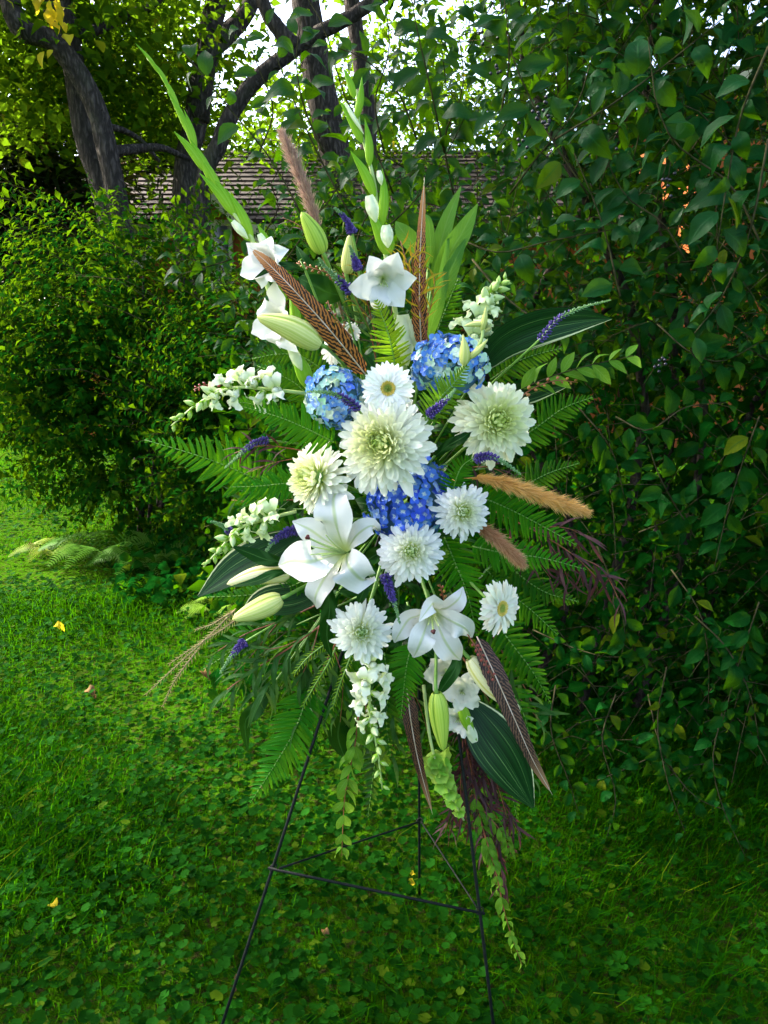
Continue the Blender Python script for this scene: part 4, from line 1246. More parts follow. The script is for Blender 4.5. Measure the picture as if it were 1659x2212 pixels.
L_MYRT = [leaf_mesh(m_myrt, .42, .15, .25), leaf_mesh(m_myrt, .40, .35, .2)]
L_EUC = [leaf_mesh(m_euc, .13, .25, .2, .4, s_) for s_ in (.12, -.15, .3)]
L_AGO = [leaf_mesh(m_agonis, .10, .2, .2, .4, s_) for s_ in (.25, -.25, .45, -.5)]
L_GOLD = [leaf_mesh(m_gold, .11, .3, .2, .4, s_) for s_ in (.2, -.25)]
L_CLUB = [leaf_mesh(m_club, .30, .1, .2, .4, .2), leaf_mesh(m_club, .28, .2, .2, .4, -.1)]
L_DRY = [leaf_mesh(m_dry, .26, .1, .2, .4, .2)]
L_DARK = [leaf_mesh(m_dark, .46, .3, .2, .42, wave=.08, m=2), leaf_mesh(m_dark, .42, .6, .2, .42, wave=.1, m=2)]


def branch(name, label, pts, n, size, meshes, cat, group=None, r=.0022, stemmat=None, hang=.3, fwd=.6, pair=False, subs=(), t0=.15, taper=.35, spread=.8, flatn=.5, leafname='leaf', grow=0):
    C0 = px_curve(pts); t = thing(name, label, cat, C0[0], group)
    for ci, pp in enumerate([pts] + list(subs)):
        C = spline(px_curve(pp), 40); T = tangents(C); sc_ = mpp(C[20])
        nn_ = n if ci == 0 else max(4, int(n * .55))
        mb = MB(); rr = r if ci == 0 else r * .6; tube(mb, C, rr, rr * .45, n=14, k=5); mb.build('stem' if ci == 0 else 'side_stem', stemmat or m_redstem, t)
        for i in range(nn_):
            q = t0 + (1 - t0) * (i + .5) / nn_; k = min(39, int(q * 40)); N = face(C[k])
            for sg in ((-1, 1) if pair else ((-1) ** i,)):
                sd = perp(T[k], N + Vector((random.gauss(0, .35), 0, random.gauss(0, .35)))) * sg
                d = (T[k] * fwd * random.uniform(.7, 1.3) + sd * spread * random.uniform(.6, 1.1) - Z * hang * random.uniform(.4, 1.4) + N * random.uniform(-.15, .3)).normalized()
                L = size * sc_ * random.uniform(.7, 1.15) * (1 - taper * q)
                link(leafname, random.choice(meshes), t, mat4(C[k], d, N * (1 - flatn) + Z * flatn + Vector((random.gauss(0, .3), random.gauss(0, .3), random.gauss(0, .3))), L))
    return t


def berry_spray(label, pts, n, rpx, mat, stemmat=None, group='berry sprigs in the spray'):
    C = spline(px_curve(pts), 30); T = tangents(C); t = thing('berry_sprig', label, 'berry sprig', C[0], group); sc_ = mpp(C[15]); N = face(C[15])
    mb = MB(); tube(mb, C, .0014, .0008, n=12, k=5); mb.build('stem', stemmat or m_redstem, t)
    mb = MB(); pod(mb, Vector((-.6, 0, 0)), Vector((.75, 0, 0)), 1.15, lambda q: max(.06, math.sin(PI * min(.97, q * .85 + .1))) ** .6 * (1 if q < .8 else .9), Z, n=7, k=9, ribs=3, ribd=.12); me = mb.mesh('berry', mat)
    for i in range(n):
        q = .22 + .78 * (i + .5) / n; k = min(29, int(q * 30)); sd = perp(T[k], N) * ((-1) ** i)
        d = T[k] * .8 + sd * .6; s_ = rpx * sc_ * (1.1 - .35 * q) * random.uniform(.85, 1.15)
        link('berry', me, t, mat4(C[k] + sd * s_ * .9 + N * s_ * random.uniform(-.2, .5), d, N, s_))
    return t


# ------------------------------------------------------------------ the easel
ez = thing('wire_easel', 'black wire easel standing on the lawn under the flower spray', 'easel', Vector((0, 1.6, 0)))
apex = at(907, 889, 1.76)
fl, fr_, rl = ground(452, 2300), ground(1076, 2300), ground(906, 1945)
EL = lambda t: fl.lerp(apex, t)


def on_line(a, b, v):
    """point of segment a-b whose picture row is v"""
    lo, hi = 0.0, 1.0
    for _ in range(40):
        m = (lo + hi) / 2; p = a.lerp(b, m); d = p - CAMP; vv = CV - F * d.dot(UPV) / d.dot(FWD)
        if vv > v: lo = m
        else: hi = m
    return a.lerp(b, lo)


for a, bnd in ((fl, apex), (fr_, apex), (rl, apex + Vector((0, .06, -.05)))):
    mb = MB(); dd = (a - bnd).normalized(); tube(mb, [a + dd * .05, a.lerp(bnd, .5), bnd], .0035, .0035, n=6, k=8); mb.build('leg', m_black, ez)
cl, cr = on_line(fl, apex, 1872), on_line(fr_, apex, 1966); cm = on_line(rl, apex, 1772)
off = Vector((0, -.008, 0)); ex = (cl - cr).normalized()
mb = MB(); tube(mb, [cl + ex * .010 + off, cl.lerp(cr, .5) + off, cr - ex * .010 + off], .0031, .0031, n=4, k=8); mb.build('crossbar', m_black, ez)
mb = MB(); tube(mb, [cl - ex * .014 + off * .2, cl.lerp(cm, .5) - Z * .006, cm + Vector((0, -.006, 0))], .0024, .0024, n=8, k=6); mb.build('brace', m_black, ez)
mb = MB(); tube(mb, [cr + ex * .004 - off * .6, cr.lerp(cm, .5), cm + Vector((.004, -.006, 0))], .0020, .0020, n=8, k=6); mb.build('brace', m_black, ez)
for p, a in ((cl, ex), (cr, ex), (cm, X)):
    mb = MB(); ring = [p + Vector((math.cos(2 * PI * i / 10) * .0075, math.sin(2 * PI * i / 10) * .0075 - .002, .004 * math.sin(2 * PI * i / 10 + 1))) for i in range(11)]; tube(mb, ring, .0016, .0016, n=20, k=5); mb.build('wire_tie', m_black, ez)

# ------------------------------------------------------------------ the spray
YF, YM, YB, YR = 1.46, 1.55, 1.64, 1.70
random.seed(21)
# dark filler branches right behind the flowers
FILL = [((860, 1090), (640, 1180)), ((860, 1050), (1060, 1010)), ((850, 1000), (680, 900)), ((860, 1000), (900, 700)), ((870, 1100), (1000, 1330)), ((850, 1150), (740, 1420)), ((860, 1200), (880, 1480)), ((860, 1000), (760, 640)), ((850, 1100), (560, 1100)), ((880, 1000), (1060, 760)), ((880, 1150), (1130, 1230)), ((850, 1250), (640, 1350)),
        ((880, 1300), (990, 1560)), ((830, 1300), (760, 1600)), ((860, 1000), (980, 600)), ((840, 1350), (700, 1540))]
FWHERE = ['behind the biggest lily', 'behind the right hand hydrangea', 'behind the left hydrangea', 'under the middle gladiolus', 'behind the lower lily', 'beside the lowest chrysanthemum', 'above the green hanging bud', 'behind the first brown feather', 'behind the left snapdragons', 'behind the upper right hydrangea', 'beside the brown plume', 'behind the left lily buds', 'behind the white hanging gladiolus', 'above the bottom snapdragon', 'behind the upright feather', 'at the top of the left easel leg']
for i, ((u0, v0), (u1, v1)) in enumerate(FILL):
    branch('leafy_branch', 'dark glossy filler leaves ' + FWHERE[i], [(u0, v0, 1.69), ((u0 + u1) / 2 + random.uniform(-25, 25), (v0 + v1) / 2, 1.66), (u1, v1, 1.68)], 11, 78, L_DARK, 'leafy branch', 'dark filler foliage', .003, m_stem, .25, .55, False, t0=.1, taper=.2)

# ferns
G1, G2, G3, GY_BACKLIT = (.020, .185, .002), (.009, .120, .002), (.005, .085, .003), (.27, .40, .010)
fern('bright yellow green fern frond standing above the top daisy', [(855, 800, 1.52), (845, 745, 1.5), (830, 695, 1.5), (812, 648, 1.5)], 92, 20, GY_BACKLIT, (.15, .1))  # backlit sunlight put into this frond's yellow green colour
fern('pale green fern frond crossing the upper right hydrangea', [(918, 905, 1.45), (950, 862, 1.43), (980, 828, 1.43), (1010, 790, 1.43)], 88, 19, (.12, .25, .014), (.2, .1))
fern('mid green fern frond over the left hydrangea, pointing left', [(720, 955, 1.5), (660, 925, 1.48), (600, 900, 1.48), (522, 878, 1.5)], 105, 22, G1, (0, .1))
fern('long broad fern frond reaching furthest left', [(600, 1060, 1.6), (520, 1020, 1.58), (430, 985, 1.57), (312, 950, 1.57)], 150, 24, G1, (0, 0))
fern('short fern frond under the longest left frond', [(655, 1045, 1.58), (610, 1045, 1.56), (560, 1050, 1.56), (498, 1052, 1.56)], 88, 18, (.020, .19, .003), (0, .2))
fern('small dark fern frond left of the brown feather base', [(680, 870, 1.62), (640, 830, 1.62), (600, 808, 1.62), (555, 790, 1.64)], 84, 15, G2)
fern('feathery fern tip among the left snapdragon florets', [(640, 905, 1.56), (590, 890, 1.56), (540, 872, 1.56), (505, 870, 1.56)], 60, 16, (.030, .20, .004))
fern('fern frond right of the cream chrysanthemum, pointing up right', [(1120, 950, 1.6), (1170, 915, 1.6), (1220, 880, 1.6), (1280, 858, 1.6)], 100, 20, G2, (.1, 0))
fern('dim fern frond above the golden plume', [(1090, 1075, 1.64), (1140, 1045, 1.64), (1190, 1020, 1.64), (1252, 1000, 1.64)], 92, 20, G3, (.1, 0))
fern('broad fern frond between the golden and brown plumes', [(1030, 1070, 1.56), (1090, 1095, 1.55), (1160, 1130, 1.55), (1246, 1178, 1.56)], 128, 24, G1, (.1, .05))
fern('fern frond below the brown plume, pointing right', [(1020, 1180, 1.58), (1090, 1195, 1.56), (1170, 1205, 1.56), (1266, 1230, 1.57)], 92, 24, (.020, .19, .003), (.05, .1))
fern('fern frond hanging between lower lily and cream daisy', [(960, 1160, 1.56), (985, 1220, 1.55), (1012, 1290, 1.54), (1030, 1375, 1.53)], 118, 22, G1, (-.1, 0))
fern('dim fern frond behind the cream daisy, pointing down right', [(1050, 1230, 1.64), (1100, 1280, 1.63), (1150, 1320, 1.63), (1205, 1372, 1.63)], 128, 20, G2, (.1, 0))
fern('narrow fern frond hanging left of the lower brown feather', [(890, 1390, 1.54), (878, 1440, 1.52), (872, 1490, 1.52), (866, 1552, 1.53)], 96, 18, (.020, .18, .004), (0, 0))
fern('large fern frond hanging by the left easel leg', [(670, 1480, 1.6), (640, 1570, 1.58), (595, 1650, 1.57), (540, 1735, 1.57)], 150, 26, (.020, .175, .004), (-.05, .1))
fern('short fern frond behind the lowest purple spike', [(560, 1370, 1.62), (520, 1390, 1.62), (480, 1420, 1.62), (435, 1448, 1.62)], 84, 16, (.022, .17, .004))
fern('dark ladder like fern frond right of the lower feather', [(1040, 1400, 1.62), (1090, 1470, 1.61), (1130, 1540, 1.6), (1150, 1620, 1.6)], 130, 14, G2, (.1, 0), wr=.7)
fern('curled fern frond left of the golden plume base', [(975, 1075, 1.5), (985, 1035, 1.48), (1000, 1005, 1.48), (1030, 985, 1.47)], 70, 16, (.015, .14, .002), (.2, .2))
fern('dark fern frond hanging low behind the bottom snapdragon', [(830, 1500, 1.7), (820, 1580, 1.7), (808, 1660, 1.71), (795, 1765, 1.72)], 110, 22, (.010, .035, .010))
fern('small dim fern frond behind the upright feather', [(930, 760, 1.66), (950, 700, 1.66), (970, 650, 1.66), (990, 600, 1.66)], 100, 18, G2)
fern('little yellow fern tip right of the lower chrysanthemum', [(935, 1215, 1.5), (948, 1205, 1.5), (958, 1195, 1.5), (966, 1188, 1.5)], 34, 9, (.16, .28, .02))
fern('thin dark fern tip below the big striped leaf at lower right', [(1060, 1600, 1.68), (1090, 1660, 1.68), (1105, 1710, 1.68), (1118, 1772, 1.68)], 70, 16, G2)
fern('green fern frond above the left grass like sprig', [(700, 1230, 1.62), (620, 1270, 1.63), (540, 1285, 1.64), (450, 1290, 1.65)], 80, 22, (.015, .13, .003))

fern('fern frond spreading under the lowest chrysanthemum, pointing down left', [(780, 1400, 1.62), (740, 1460, 1.61), (705, 1530, 1.6), (680, 1610, 1.6)], 104, 20, G2)
fern('dark fern frond behind the bottom snapdragon, right of its florets', [(830, 1410, 1.63), (838, 1480, 1.62), (835, 1560, 1.62), (845, 1640, 1.62)], 100, 20, G3)
fern('fern frond behind the lower striped feather, pointing down right', [(1060, 1330, 1.62), (1105, 1390, 1.61), (1150, 1450, 1.61), (1190, 1520, 1.62)], 110, 20, G2, (.1, 0))
fern('fern frond fanning left behind the lower left snapdragon', [(680, 1150, 1.64), (610, 1150, 1.63), (540, 1170, 1.63), (455, 1205, 1.63)], 96, 20, G2)
fern('dim fern frond behind the plump pale bud', [(700, 800, 1.66), (650, 770, 1.66), (600, 765, 1.66), (545, 775, 1.66)], 92, 18, G3)
fern('fern frond under the variegated leaf at upper right', [(1060, 820, 1.64), (1110, 785, 1.63), (1160, 765, 1.63), (1215, 752, 1.64)], 84, 18, G3, (.1, 0))
fern('long fern frond drooping past the purple leaves at right', [(1060, 1180, 1.64), (1120, 1240, 1.63), (1180, 1280, 1.63), (1250, 1300, 1.64)], 100, 22, G3, (.1, 0))
# big leaves
LG = 'upright lance leaves in the spray'
for (lb, pts, wd, ln) in (('upright lance leaf with the highest tip, right of the feather', [(925, 640, 1.64), (945, 560, 1.63), (965, 480, 1.62), (996, 402, 1.62)], 40, (-.3, .1)),
                          ('widest lance leaf leaning right of the upright feather', [(930, 640, 1.62), (965, 560, 1.6), (1000, 500, 1.6), (1032, 440, 1.62)], 46, (.1, .1)),
                          ('lance leaf furthest right and lowest of the upright fan', [(925, 690, 1.6), (955, 630, 1.58), (980, 570, 1.58), (1008, 512, 1.6)], 36, (.2, .1)),
                          ('short curled lance leaf touching the upright feather', [(925, 590, 1.63), (930, 540, 1.62), (926, 480, 1.63), (918, 462, 1.64)], 22, (.4, 0)),
                          ('lance leaf pointing left behind the upright feather', [(925, 580, 1.66), (895, 530, 1.66), (870, 500, 1.66), (855, 478, 1.67)], 40, (0, .3))):
    leaf_thing('lance_leaf', lb, pts, wd, m_lance, ln, group=LG)
leaf_thing('lance_leaf', 'pale undersided lance leaf in the middle of the upright fan', [(915, 760, 1.58), (935, 690, 1.57), (955, 610, 1.57), (970, 500, 1.6)], 32, m_lance, (.3, 0), group=LG)
VG = 'variegated strap leaves in the spray'
leaf_thing('variegated_leaf', 'long dark strap leaf with cream edge sweeping to the upper right', [(1035, 800, 1.56), (1090, 740, 1.54), (1170, 705, 1.54), (1250, 692, 1.55), (1322, 688, 1.57)], 80, m_asp, (.2, -.2), fold=.2, wave=.12, group=VG, peak=.4)
leaf_thing('variegated_leaf', 'dark strap leaf under the right berry sprig', [(1060, 880, 1.6), (1110, 855, 1.59), (1170, 840, 1.59), (1230, 832, 1.6)], 52, m_asp, (0, -.3), fold=.2, group=VG)
leaf_thing('variegated_leaf', 'broad dark strap leaf hanging at the lower right, cream edged', [(1000, 1500, 1.6), (1045, 1570, 1.57), (1100, 1650, 1.56), (1152, 1745, 1.57)], 112, m_asp, (.1, .1), fold=.08, wave=.05, peak=.52, group=VG, edge=0.0)
leaf_thing('variegated_leaf', 'dark striped leaf with pale point under the left lily buds', [(660, 1150, 1.62), (580, 1190, 1.58), (505, 1230, 1.57), (428, 1288, 1.57)], 84, m_asp, (-.1, .3), fold=.15, group=VG)
leaf_thing('variegated_leaf', 'second dark strap leaf low behind the left lily buds', [(720, 1260, 1.64), (640, 1290, 1.62), (570, 1300, 1.62), (520, 1330, 1.63)], 74, m_asp, (0, .3), fold=.15, group=VG)
DG = 'dark lily leaves in the spray'
for (lb, pts, wd, ln) in (('dark pointed leaf left of the biggest lily', [(625, 1215, 1.52), (580, 1210, 1.5), (540, 1195, 1.5), (500, 1180, 1.5)], 32, (0, .3)),
                          ('dark leaf hanging below the biggest lily', [(700, 1240, 1.5), (712, 1310, 1.5), (706, 1370, 1.5), (716, 1422, 1.5)], 36, (-.1, 0)),
                          ('small dark leaf right under the biggest lily', [(765, 1220, 1.52), (790, 1255, 1.51), (780, 1290, 1.5), (765, 1320, 1.5)], 24, (.2, 0)),
                          ('dark leaf lying over the half open left bud', [(625, 1232, 1.50), (590, 1240, 1.48), (555, 1255, 1.48), (495, 1268, 1.49)], 22, (0, .4)),
                          ('narrow dark leaf crossing the upper left gladiolus flower', [(660, 585, 1.52), (625, 575, 1.49), (590, 578, 1.48), (548, 602, 1.48)], 20, (0, .4)),
                          ('wavy dark leaf hanging lowest at the left', [(590, 1480, 1.62), (555, 1530, 1.6), (530, 1560, 1.6), (535, 1625, 1.6)], 34, (.2, 0)),
                          ('mid green leaf behind the upper purple spikes', [(740, 640, 1.62), (705, 630, 1.58), (675, 615, 1.57), (645, 600, 1.58)], 58, (0, .2)),
                          ('dark leaf below the upper left lily bud', [(700, 600, 1.6), (675, 585, 1.58), (655, 560, 1.58), (640, 530, 1.6)], 30, (.2, .1)),
                          ('folded green leaf between the big and the cream chrysanthemum', [(935, 990, 1.5), (965, 965, 1.49), (1000, 945, 1.48), (1025, 925, 1.5)], 24, (.2, .4)),
                          ('dark leaf curling beside the white hanging gladiolus', [(985, 1400, 1.52), (985, 1440, 1.5), (960, 1480, 1.5), (945, 1500, 1.5)], 28, (-.2, 0)),
                          ('dark drooping leaf left of the left easel leg', [(650, 1400, 1.62), (660, 1480, 1.6), (650, 1560, 1.6), (665, 1640, 1.6)], 32, (.2, 0)),
                          ('dark leaf hanging behind the easel leg top', [(700, 1450, 1.66), (735, 1530, 1.64), (730, 1590, 1.64), (745, 1640, 1.64)], 54, (.1, 0)),
                          ('green leaf left of the yellow green frond', [(825, 820, 1.54), (808, 800, 1.52), (795, 780, 1.52), (783, 762, 1.52)], 20, (.2, .1))):
    leaf_thing('lily_leaf', lb, pts, wd, m_dark, ln, group=DG, wave=.10)

# hydrangeas
hydrangea('pale blue hydrangea left of the top daisy', 722, 860, 1.52, 64, 72, 125, [(.14, .32, .70), (.20, .42, .74), (.36, .60, .66), (.50, .68, .50), (.12, .28, .68)], (-.1, .1), 12)
hydrangea('blue and pale green hydrangea at upper right', 970, 788, 1.52, 84, 64, 160, [(.08, .22, .66), (.16, .36, .74), (.52, .70, .50), (.44, .64, .54), (.07, .19, .62), (.12, .30, .68)], (.05, .25), 12.5)
hydrangea('deep blue hydrangea in the middle of the spray', 885, 1078, 1.53, 100, 96, 150, [(.022, .085, .52), (.035, .12, .60), (.06, .17, .62), (.02, .07, .46), (.05, .15, .62), (.20, .36, .56)], (0, 0), 14)

# chrysanthemums
chrysanthemum('biggest cream white chrysanthemum in the centre', 822, 958, 1.44, 104, (-.36, .08), 340)
chrysanthemum('greenish cream chrysanthemum right of the biggest one', 1076, 908, 1.50, 90, (.28, .12), 270, outc=(.88, .90, .70), midc=(.78, .84, .38))
chrysanthemum('white chrysanthemum turned to the left, above the biggest lily', 672, 1030, 1.50, 84, (-1.15, .05), 240)
chrysanthemum('round white chrysanthemum below the deep blue hydrangea', 888, 1192, 1.45, 69, (.02, -.05), 230, outc=(.91, .91, .87), midc=(.86, .88, .70))
chrysanthemum('small white chrysanthemum right of the deep blue hydrangea', 1003, 1106, 1.46, 61, (.30, -.05), 220, outc=(.91, .91, .87), midc=(.86, .88, .68))
chrysanthemum('lowest white chrysanthemum above the bottom snapdragon', 782, 1366, 1.46, 66, (.03, -.05), 240, outc=(.88, .90, .83), midc=(.84, .87, .68), eye=(.22, .42, .03))

# gerberas
gerbera('white daisy just above the biggest chrysanthemum', 838, 840, 1.47, 59, (0, .1))
gerbera('cream daisy at lower right turned to the right', 1078, 1313, 1.47, 62, (1.0, -.2), col=(.82, .80, .64))
gerbera('white daisy half hidden behind the first brown feather', 722, 755, 1.60, 36, (-.9, .1), 24)
gerbera('small white daisy peeping out right of the first brown feather', 757, 716, 1.64, 24, (.3, .4), 22)

# lilies
yl = 1.47
lily('biggest open lily, left of centre, facing left', (742, 1194, yl + .03), (-.45, .05),
     [((668, 1143, yl + .01), (632, 1126, yl + .02), 58, None), ((775, 1152, yl + .0), (822, 1150, yl + .03), 46, (803, 1136, yl)),
      ((697, 1255, yl - .0), (684, 1314, yl + .04), 60, (681, 1290, yl + .0)), ((724, 1120, yl - .02), (750, 1047, yl + .03), 82, (722, 1072, yl)),
      ((672, 1213, yl - .05), (602, 1222, yl), 84, (632, 1210, yl - .03)), ((757, 1228, yl - .04), (803, 1248, yl + .01), 84, (782, 1252, yl - .03))],
     [(672, 1180, yl - .06), (671, 1198, yl - .06), (704, 1156, yl - .05), (695, 1200, yl - .07)], (665, 1161, yl - .075))
lily('lower open lily nodding forward, right of the lowest chrysanthemum', (932, 1318, yl + .045), (.02, -.45),
     [((968, 1312, yl + .01), (1000, 1268, yl + .02), 44, (992, 1292, yl + .0)), ((883, 1338, yl + .01), (852, 1388, yl + .01), 48, (864, 1366, yl)),
      ((960, 1382, yl - .0), (994, 1426, yl + .03), 62, (978, 1410, yl + .0)), ((982, 1345, yl - .02), (1019, 1377, yl + .0), 58, (1005, 1358, yl - .02)),
      ((914, 1372, yl - .03), (893, 1420, yl - .01), 54, (902, 1402, yl - .03)), ((934, 1304, yl - .03), (905, 1342, yl - .05), 46, None)],
     [(948, 1352, yl - .05), (925, 1350, yl - .05), (918, 1338, yl - .04)], (936, 1364, yl - .06))
# buds
lily_bud('bright green lily bud standing at upper left', (697, 546, 1.52), (651, 458, 1.5), 44, m_budg, (745, 660, 1.6))
lily_bud('green lily bud behind the upper purple spikes', (750, 590, 1.6), (756, 506, 1.58), 36, m_budp, (775, 700, 1.62))
lily_bud('plump pale lily bud lying across the lower left gladiolus flower', (692, 745, 1.47), (555, 684, 1.45), 58, m_budp, (760, 800, 1.58), .05)
lily_bud('pale green lily bud below the left striped leaf', (608, 1292, 1.48), (502, 1338, 1.46), 52, m_budp, (700, 1250, 1.56), -.02)
lily_bud('half open yellow cream lily bud at the left', (625, 1240, 1.52), (490, 1262, 1.50), 44, m_budc, (700, 1225, 1.57), .06)
lily_bud('bright green lily bud hanging straight down', (943, 1496, 1.48), (958, 1622, 1.47), 46, m_budg, (942, 1400, 1.56), 0)
lily_bud('cream lily bud hanging beside the lower brown feather', (1014, 1422, 1.5), (1124, 1537, 1.49), 48, m_budc, (960, 1360, 1.58), .04)

# gladioli
ga = thing('gladiolus', 'tall gladiolus spike leaning left with two white flowers', 'flower', at(640, 800, 1.58), 'gladiolus spikes in the spray')
mb = MB(); tube(mb, px_curve([(690, 880, 1.6), (640, 790, 1.58), (585, 640, 1.57), (543, 513, 1.56), (510, 467, 1.56), (478, 421, 1.56), (441, 365, 1.56), (420, 319, 1.56), (397, 259, 1.56), (378, 217, 1.56), (351, 166, 1.56), (318, 125, 1.56)]), .0055, .0018, n=30, k=8); mb.build('stem', m_palestem, ga)
for (b, e, wd) in (((345, 160), (292, 93), 10), ((365, 190), (325, 128), 12), ((388, 240), (340, 150), 14), ((408, 290), (360, 195), 17), ((422, 322), (378, 222), 18), ((424, 322), (397, 236), 14), ((446, 372), (376, 284), 24), ((460, 398), (410, 300), 22), ((480, 424), (420, 322), 22), ((508, 466), (431, 374), 26), ((512, 470), (455, 378), 22), ((545, 516), (488, 408), 26), ((540, 520), (490, 470), 20), ((585, 545), (556, 485), 20)):
    spathe(ga, (*b, 1.56), (*e, 1.555), wd * .84)
white_bud(ga, (536, 516, 1.55), (502, 478, 1.55), 15); white_bud(ga, (580, 545, 1.55), (560, 505, 1.55), 15)
spathe(ga, (610, 660, 1.53), (590, 590, 1.5), 24); spathe(ga, (640, 720, 1.53), (625, 620, 1.55), 24)
spathe(ga, (668, 838, 1.54), (625, 745, 1.52), 34); white_bud(ga, (652, 800, 1.52), (628, 750, 1.51), 20)
glad_flower(ga, 572, 566, 1.48, 56, (-.75, .1), 5); glad_flower(ga, 592, 695, 1.50, 58, (-.9, -.1), 8, stretch=1.15)
gb_ = thing('gladiolus', 'upright gladiolus spike in the middle with a white flower', 'flower', at(860, 760, 1.58), 'gladiolus spikes in the spray')
mb = MB(); tube(mb, px_curve([(875, 800, 1.6), (855, 680, 1.59), (835, 560, 1.58), (816, 457, 1.58), (807, 388, 1.58), (788, 314, 1.58), (777, 277, 1.58), (770, 194, 1.58)]), .0055, .0022, n=26, k=8); mb.build('stem', m_palestem, gb_)
for (b, e, wd) in (((766, 212), (741, 146), 18), ((769, 258), (782, 166), 20), ((782, 308), (733, 217), 24), ((798, 358), (788, 256), 22), ((810, 424), (757, 326), 26), ((824, 488), (826, 364), 26), ((834, 550), (790, 440), 30), ((838, 550), (846, 500), 22)):
    spathe(gb_, (*b, 1.575), (*e, 1.57), wd * .86)
white_bud(gb_, (812, 480, 1.56), (797, 422, 1.56), 24); white_bud(gb_, (838, 535, 1.55), (834, 486, 1.55), 24); white_bud(gb_, (786, 290, 1.565), (746, 224, 1.565), 8); white_bud(gb_, (824, 400, 1.565), (818, 368, 1.565), 12)
glad_flower(gb_, 832, 612, 1.50, 64, (.12, -.25), 12, stretch=1.15)
white_bud(gb_, (880, 790, 1.58), (870, 680, 1.57), 36); white_bud(gb_, (905, 760, 1.58), (885, 690, 1.57), 24)
gc_ = thing('gladiolus', 'white gladiolus hanging beside the green hanging bud', 'flower', at(970, 1400, 1.62), 'gladiolus spikes in the spray')
mb = MB(); tube(mb, px_curve([(950, 1370, 1.62), (965, 1450, 1.6), (990, 1530, 1.57), (1020, 1590, 1.56)]), .005, .003, n=14, k=8); mb.build('stem', m_palestem, gc_)
glad_flower(gc_, 1000, 1495, 1.53, 40, (.1, -.1), 3, col=(.74, .74, .60), ruf=.42, wf=4); glad_flower(gc_, 988, 1558, 1.54, 36, (-.2, -.4), 4, col=(.72, .73, .60), ruf=.42, wf=4); glad_flower(gc_, 958, 1455, 1.58, 44, (-.3, 0), 9, col=(.66, .68, .54), ruf=.4, wf=4)
spathe(gc_, (995, 1520, 1.54), (1030, 1600, 1.53), 26); white_bud(gc_, (1010, 1560, 1.53), (1026, 1604, 1.53), 20)
random.seed(33)

# freesia like buds
fs = thing('freesia', 'yellow green freesia buds over the upper right hydrangea', 'flower', at(985, 800, 1.5))
mb = MB(); tube(mb, px_curve([(985, 815, 1.47), (1010, 780, 1.44), (1040, 735, 1.43), (1042, 690, 1.43)]), .004, .0025, n=12, k=7); mb.build('stem', m_palestem, fs)
for (b, e, wd) in (((1040, 715), (1050, 660), 14), ((1045, 700), (1000, 705), 13), ((1012, 775), (1054, 732), 15), ((1002, 790), (1000, 722), 24)):
    o = spathe(fs, (*b, 1.43), (*e, 1.42), wd, 'bud', m_budp, .9)

# snapdragons
random.seed(44)
snapdragon('white snapdragon spike arching to the left', [(660, 850, 1.54), (590, 842, 1.52), (500, 838, 1.51), (430, 870, 1.51), (370, 920, 1.52)], 17, 50, .55, start=.2)
snapdragon('greenish snapdragon spike at the lower left', [(640, 1105, 1.54), (580, 1120, 1.52), (520, 1140, 1.51), (480, 1180, 1.51), (440, 1225, 1.52)], 16, 44, .45, wcol=(.70, .80, .46), start=.15)
snapdragon('white snapdragon spike hanging at the bottom', [(795, 1420, 1.5), (798, 1480, 1.48), (800, 1550, 1.48), (815, 1620, 1.48), (826, 1705, 1.49)], 20, 48, .5, wcol=(.74, .78, .58), start=.05, lean=(0, .2))
snapdragon('pale snapdragon tip at the upper right', [(1010, 770, 1.58), (1025, 710, 1.57), (1045, 660, 1.56), (1070, 625, 1.56), (1095, 602, 1.57)], 17, 52, .45, wcol=(.68, .78, .44), start=.12)

# veronica
veronica('purple spike highest up, under the middle gladiolus', [(762, 505, 1.56), (748, 475, 1.56), (722, 448, 1.56)], 18, (790, 640, 1.62), .72)
veronica('short purple spike in front of the second green bud', [(774, 585, 1.54), (766, 558, 1.54), (755, 530, 1.54)], 18, (795, 680, 1.62), .6)
veronica('green tipped purple spike right of the brown berries', [(760, 632, 1.52), (735, 608, 1.52), (705, 580, 1.52), (688, 556, 1.52)], 20, (800, 720, 1.6), .35)
veronica('dark purple spike lying over the left hydrangea', [(775, 885, 1.43), (740, 858, 1.42), (705, 848, 1.42), (663, 846, 1.43)], 19, (810, 930, 1.55), .42)
veronica('purple spike over the pale frond, above the biggest chrysanthemum', [(925, 898, 1.42), (945, 880, 1.41), (968, 860, 1.41), (984, 840, 1.42)], 20, (905, 930, 1.54), .62)
veronica('longest purple spike, reaching to the upper right', [(1165, 735, 1.5), (1205, 690, 1.5), (1255, 665, 1.5), (1320, 648, 1.51)], 17, (1050, 840, 1.56), .45)
veronica('bent purple spike with lime tip under the cream chrysanthemum', [(1025, 992, 1.46), (1055, 985, 1.45), (1090, 1000, 1.45), (1125, 1025, 1.46)], 20, (985, 1020, 1.56), .48)
veronica('dark purple spike left of the biggest lily', [(652, 1142, 1.52), (620, 1150, 1.51), (590, 1170, 1.51), (570, 1200, 1.51)], 22, (720, 1170, 1.6), .72)
veronica('purple spike hanging below the round white chrysanthemum', [(832, 1240, 1.46), (842, 1275, 1.45), (852, 1305, 1.45), (864, 1348, 1.46)], 22, (840, 1180, 1.56), .62)
veronica('faint purple spike over the longest left frond', [(580, 950, 1.54), (545, 960, 1.53), (515, 985, 1.53), (485, 1012, 1.53)], 16, (650, 960, 1.6), .5)
veronica('lowest purple spike, low at the left', [(530, 1385, 1.58), (515, 1400, 1.57), (495, 1425, 1.57), (475, 1455, 1.57)], 19, (640, 1320, 1.62), .5)
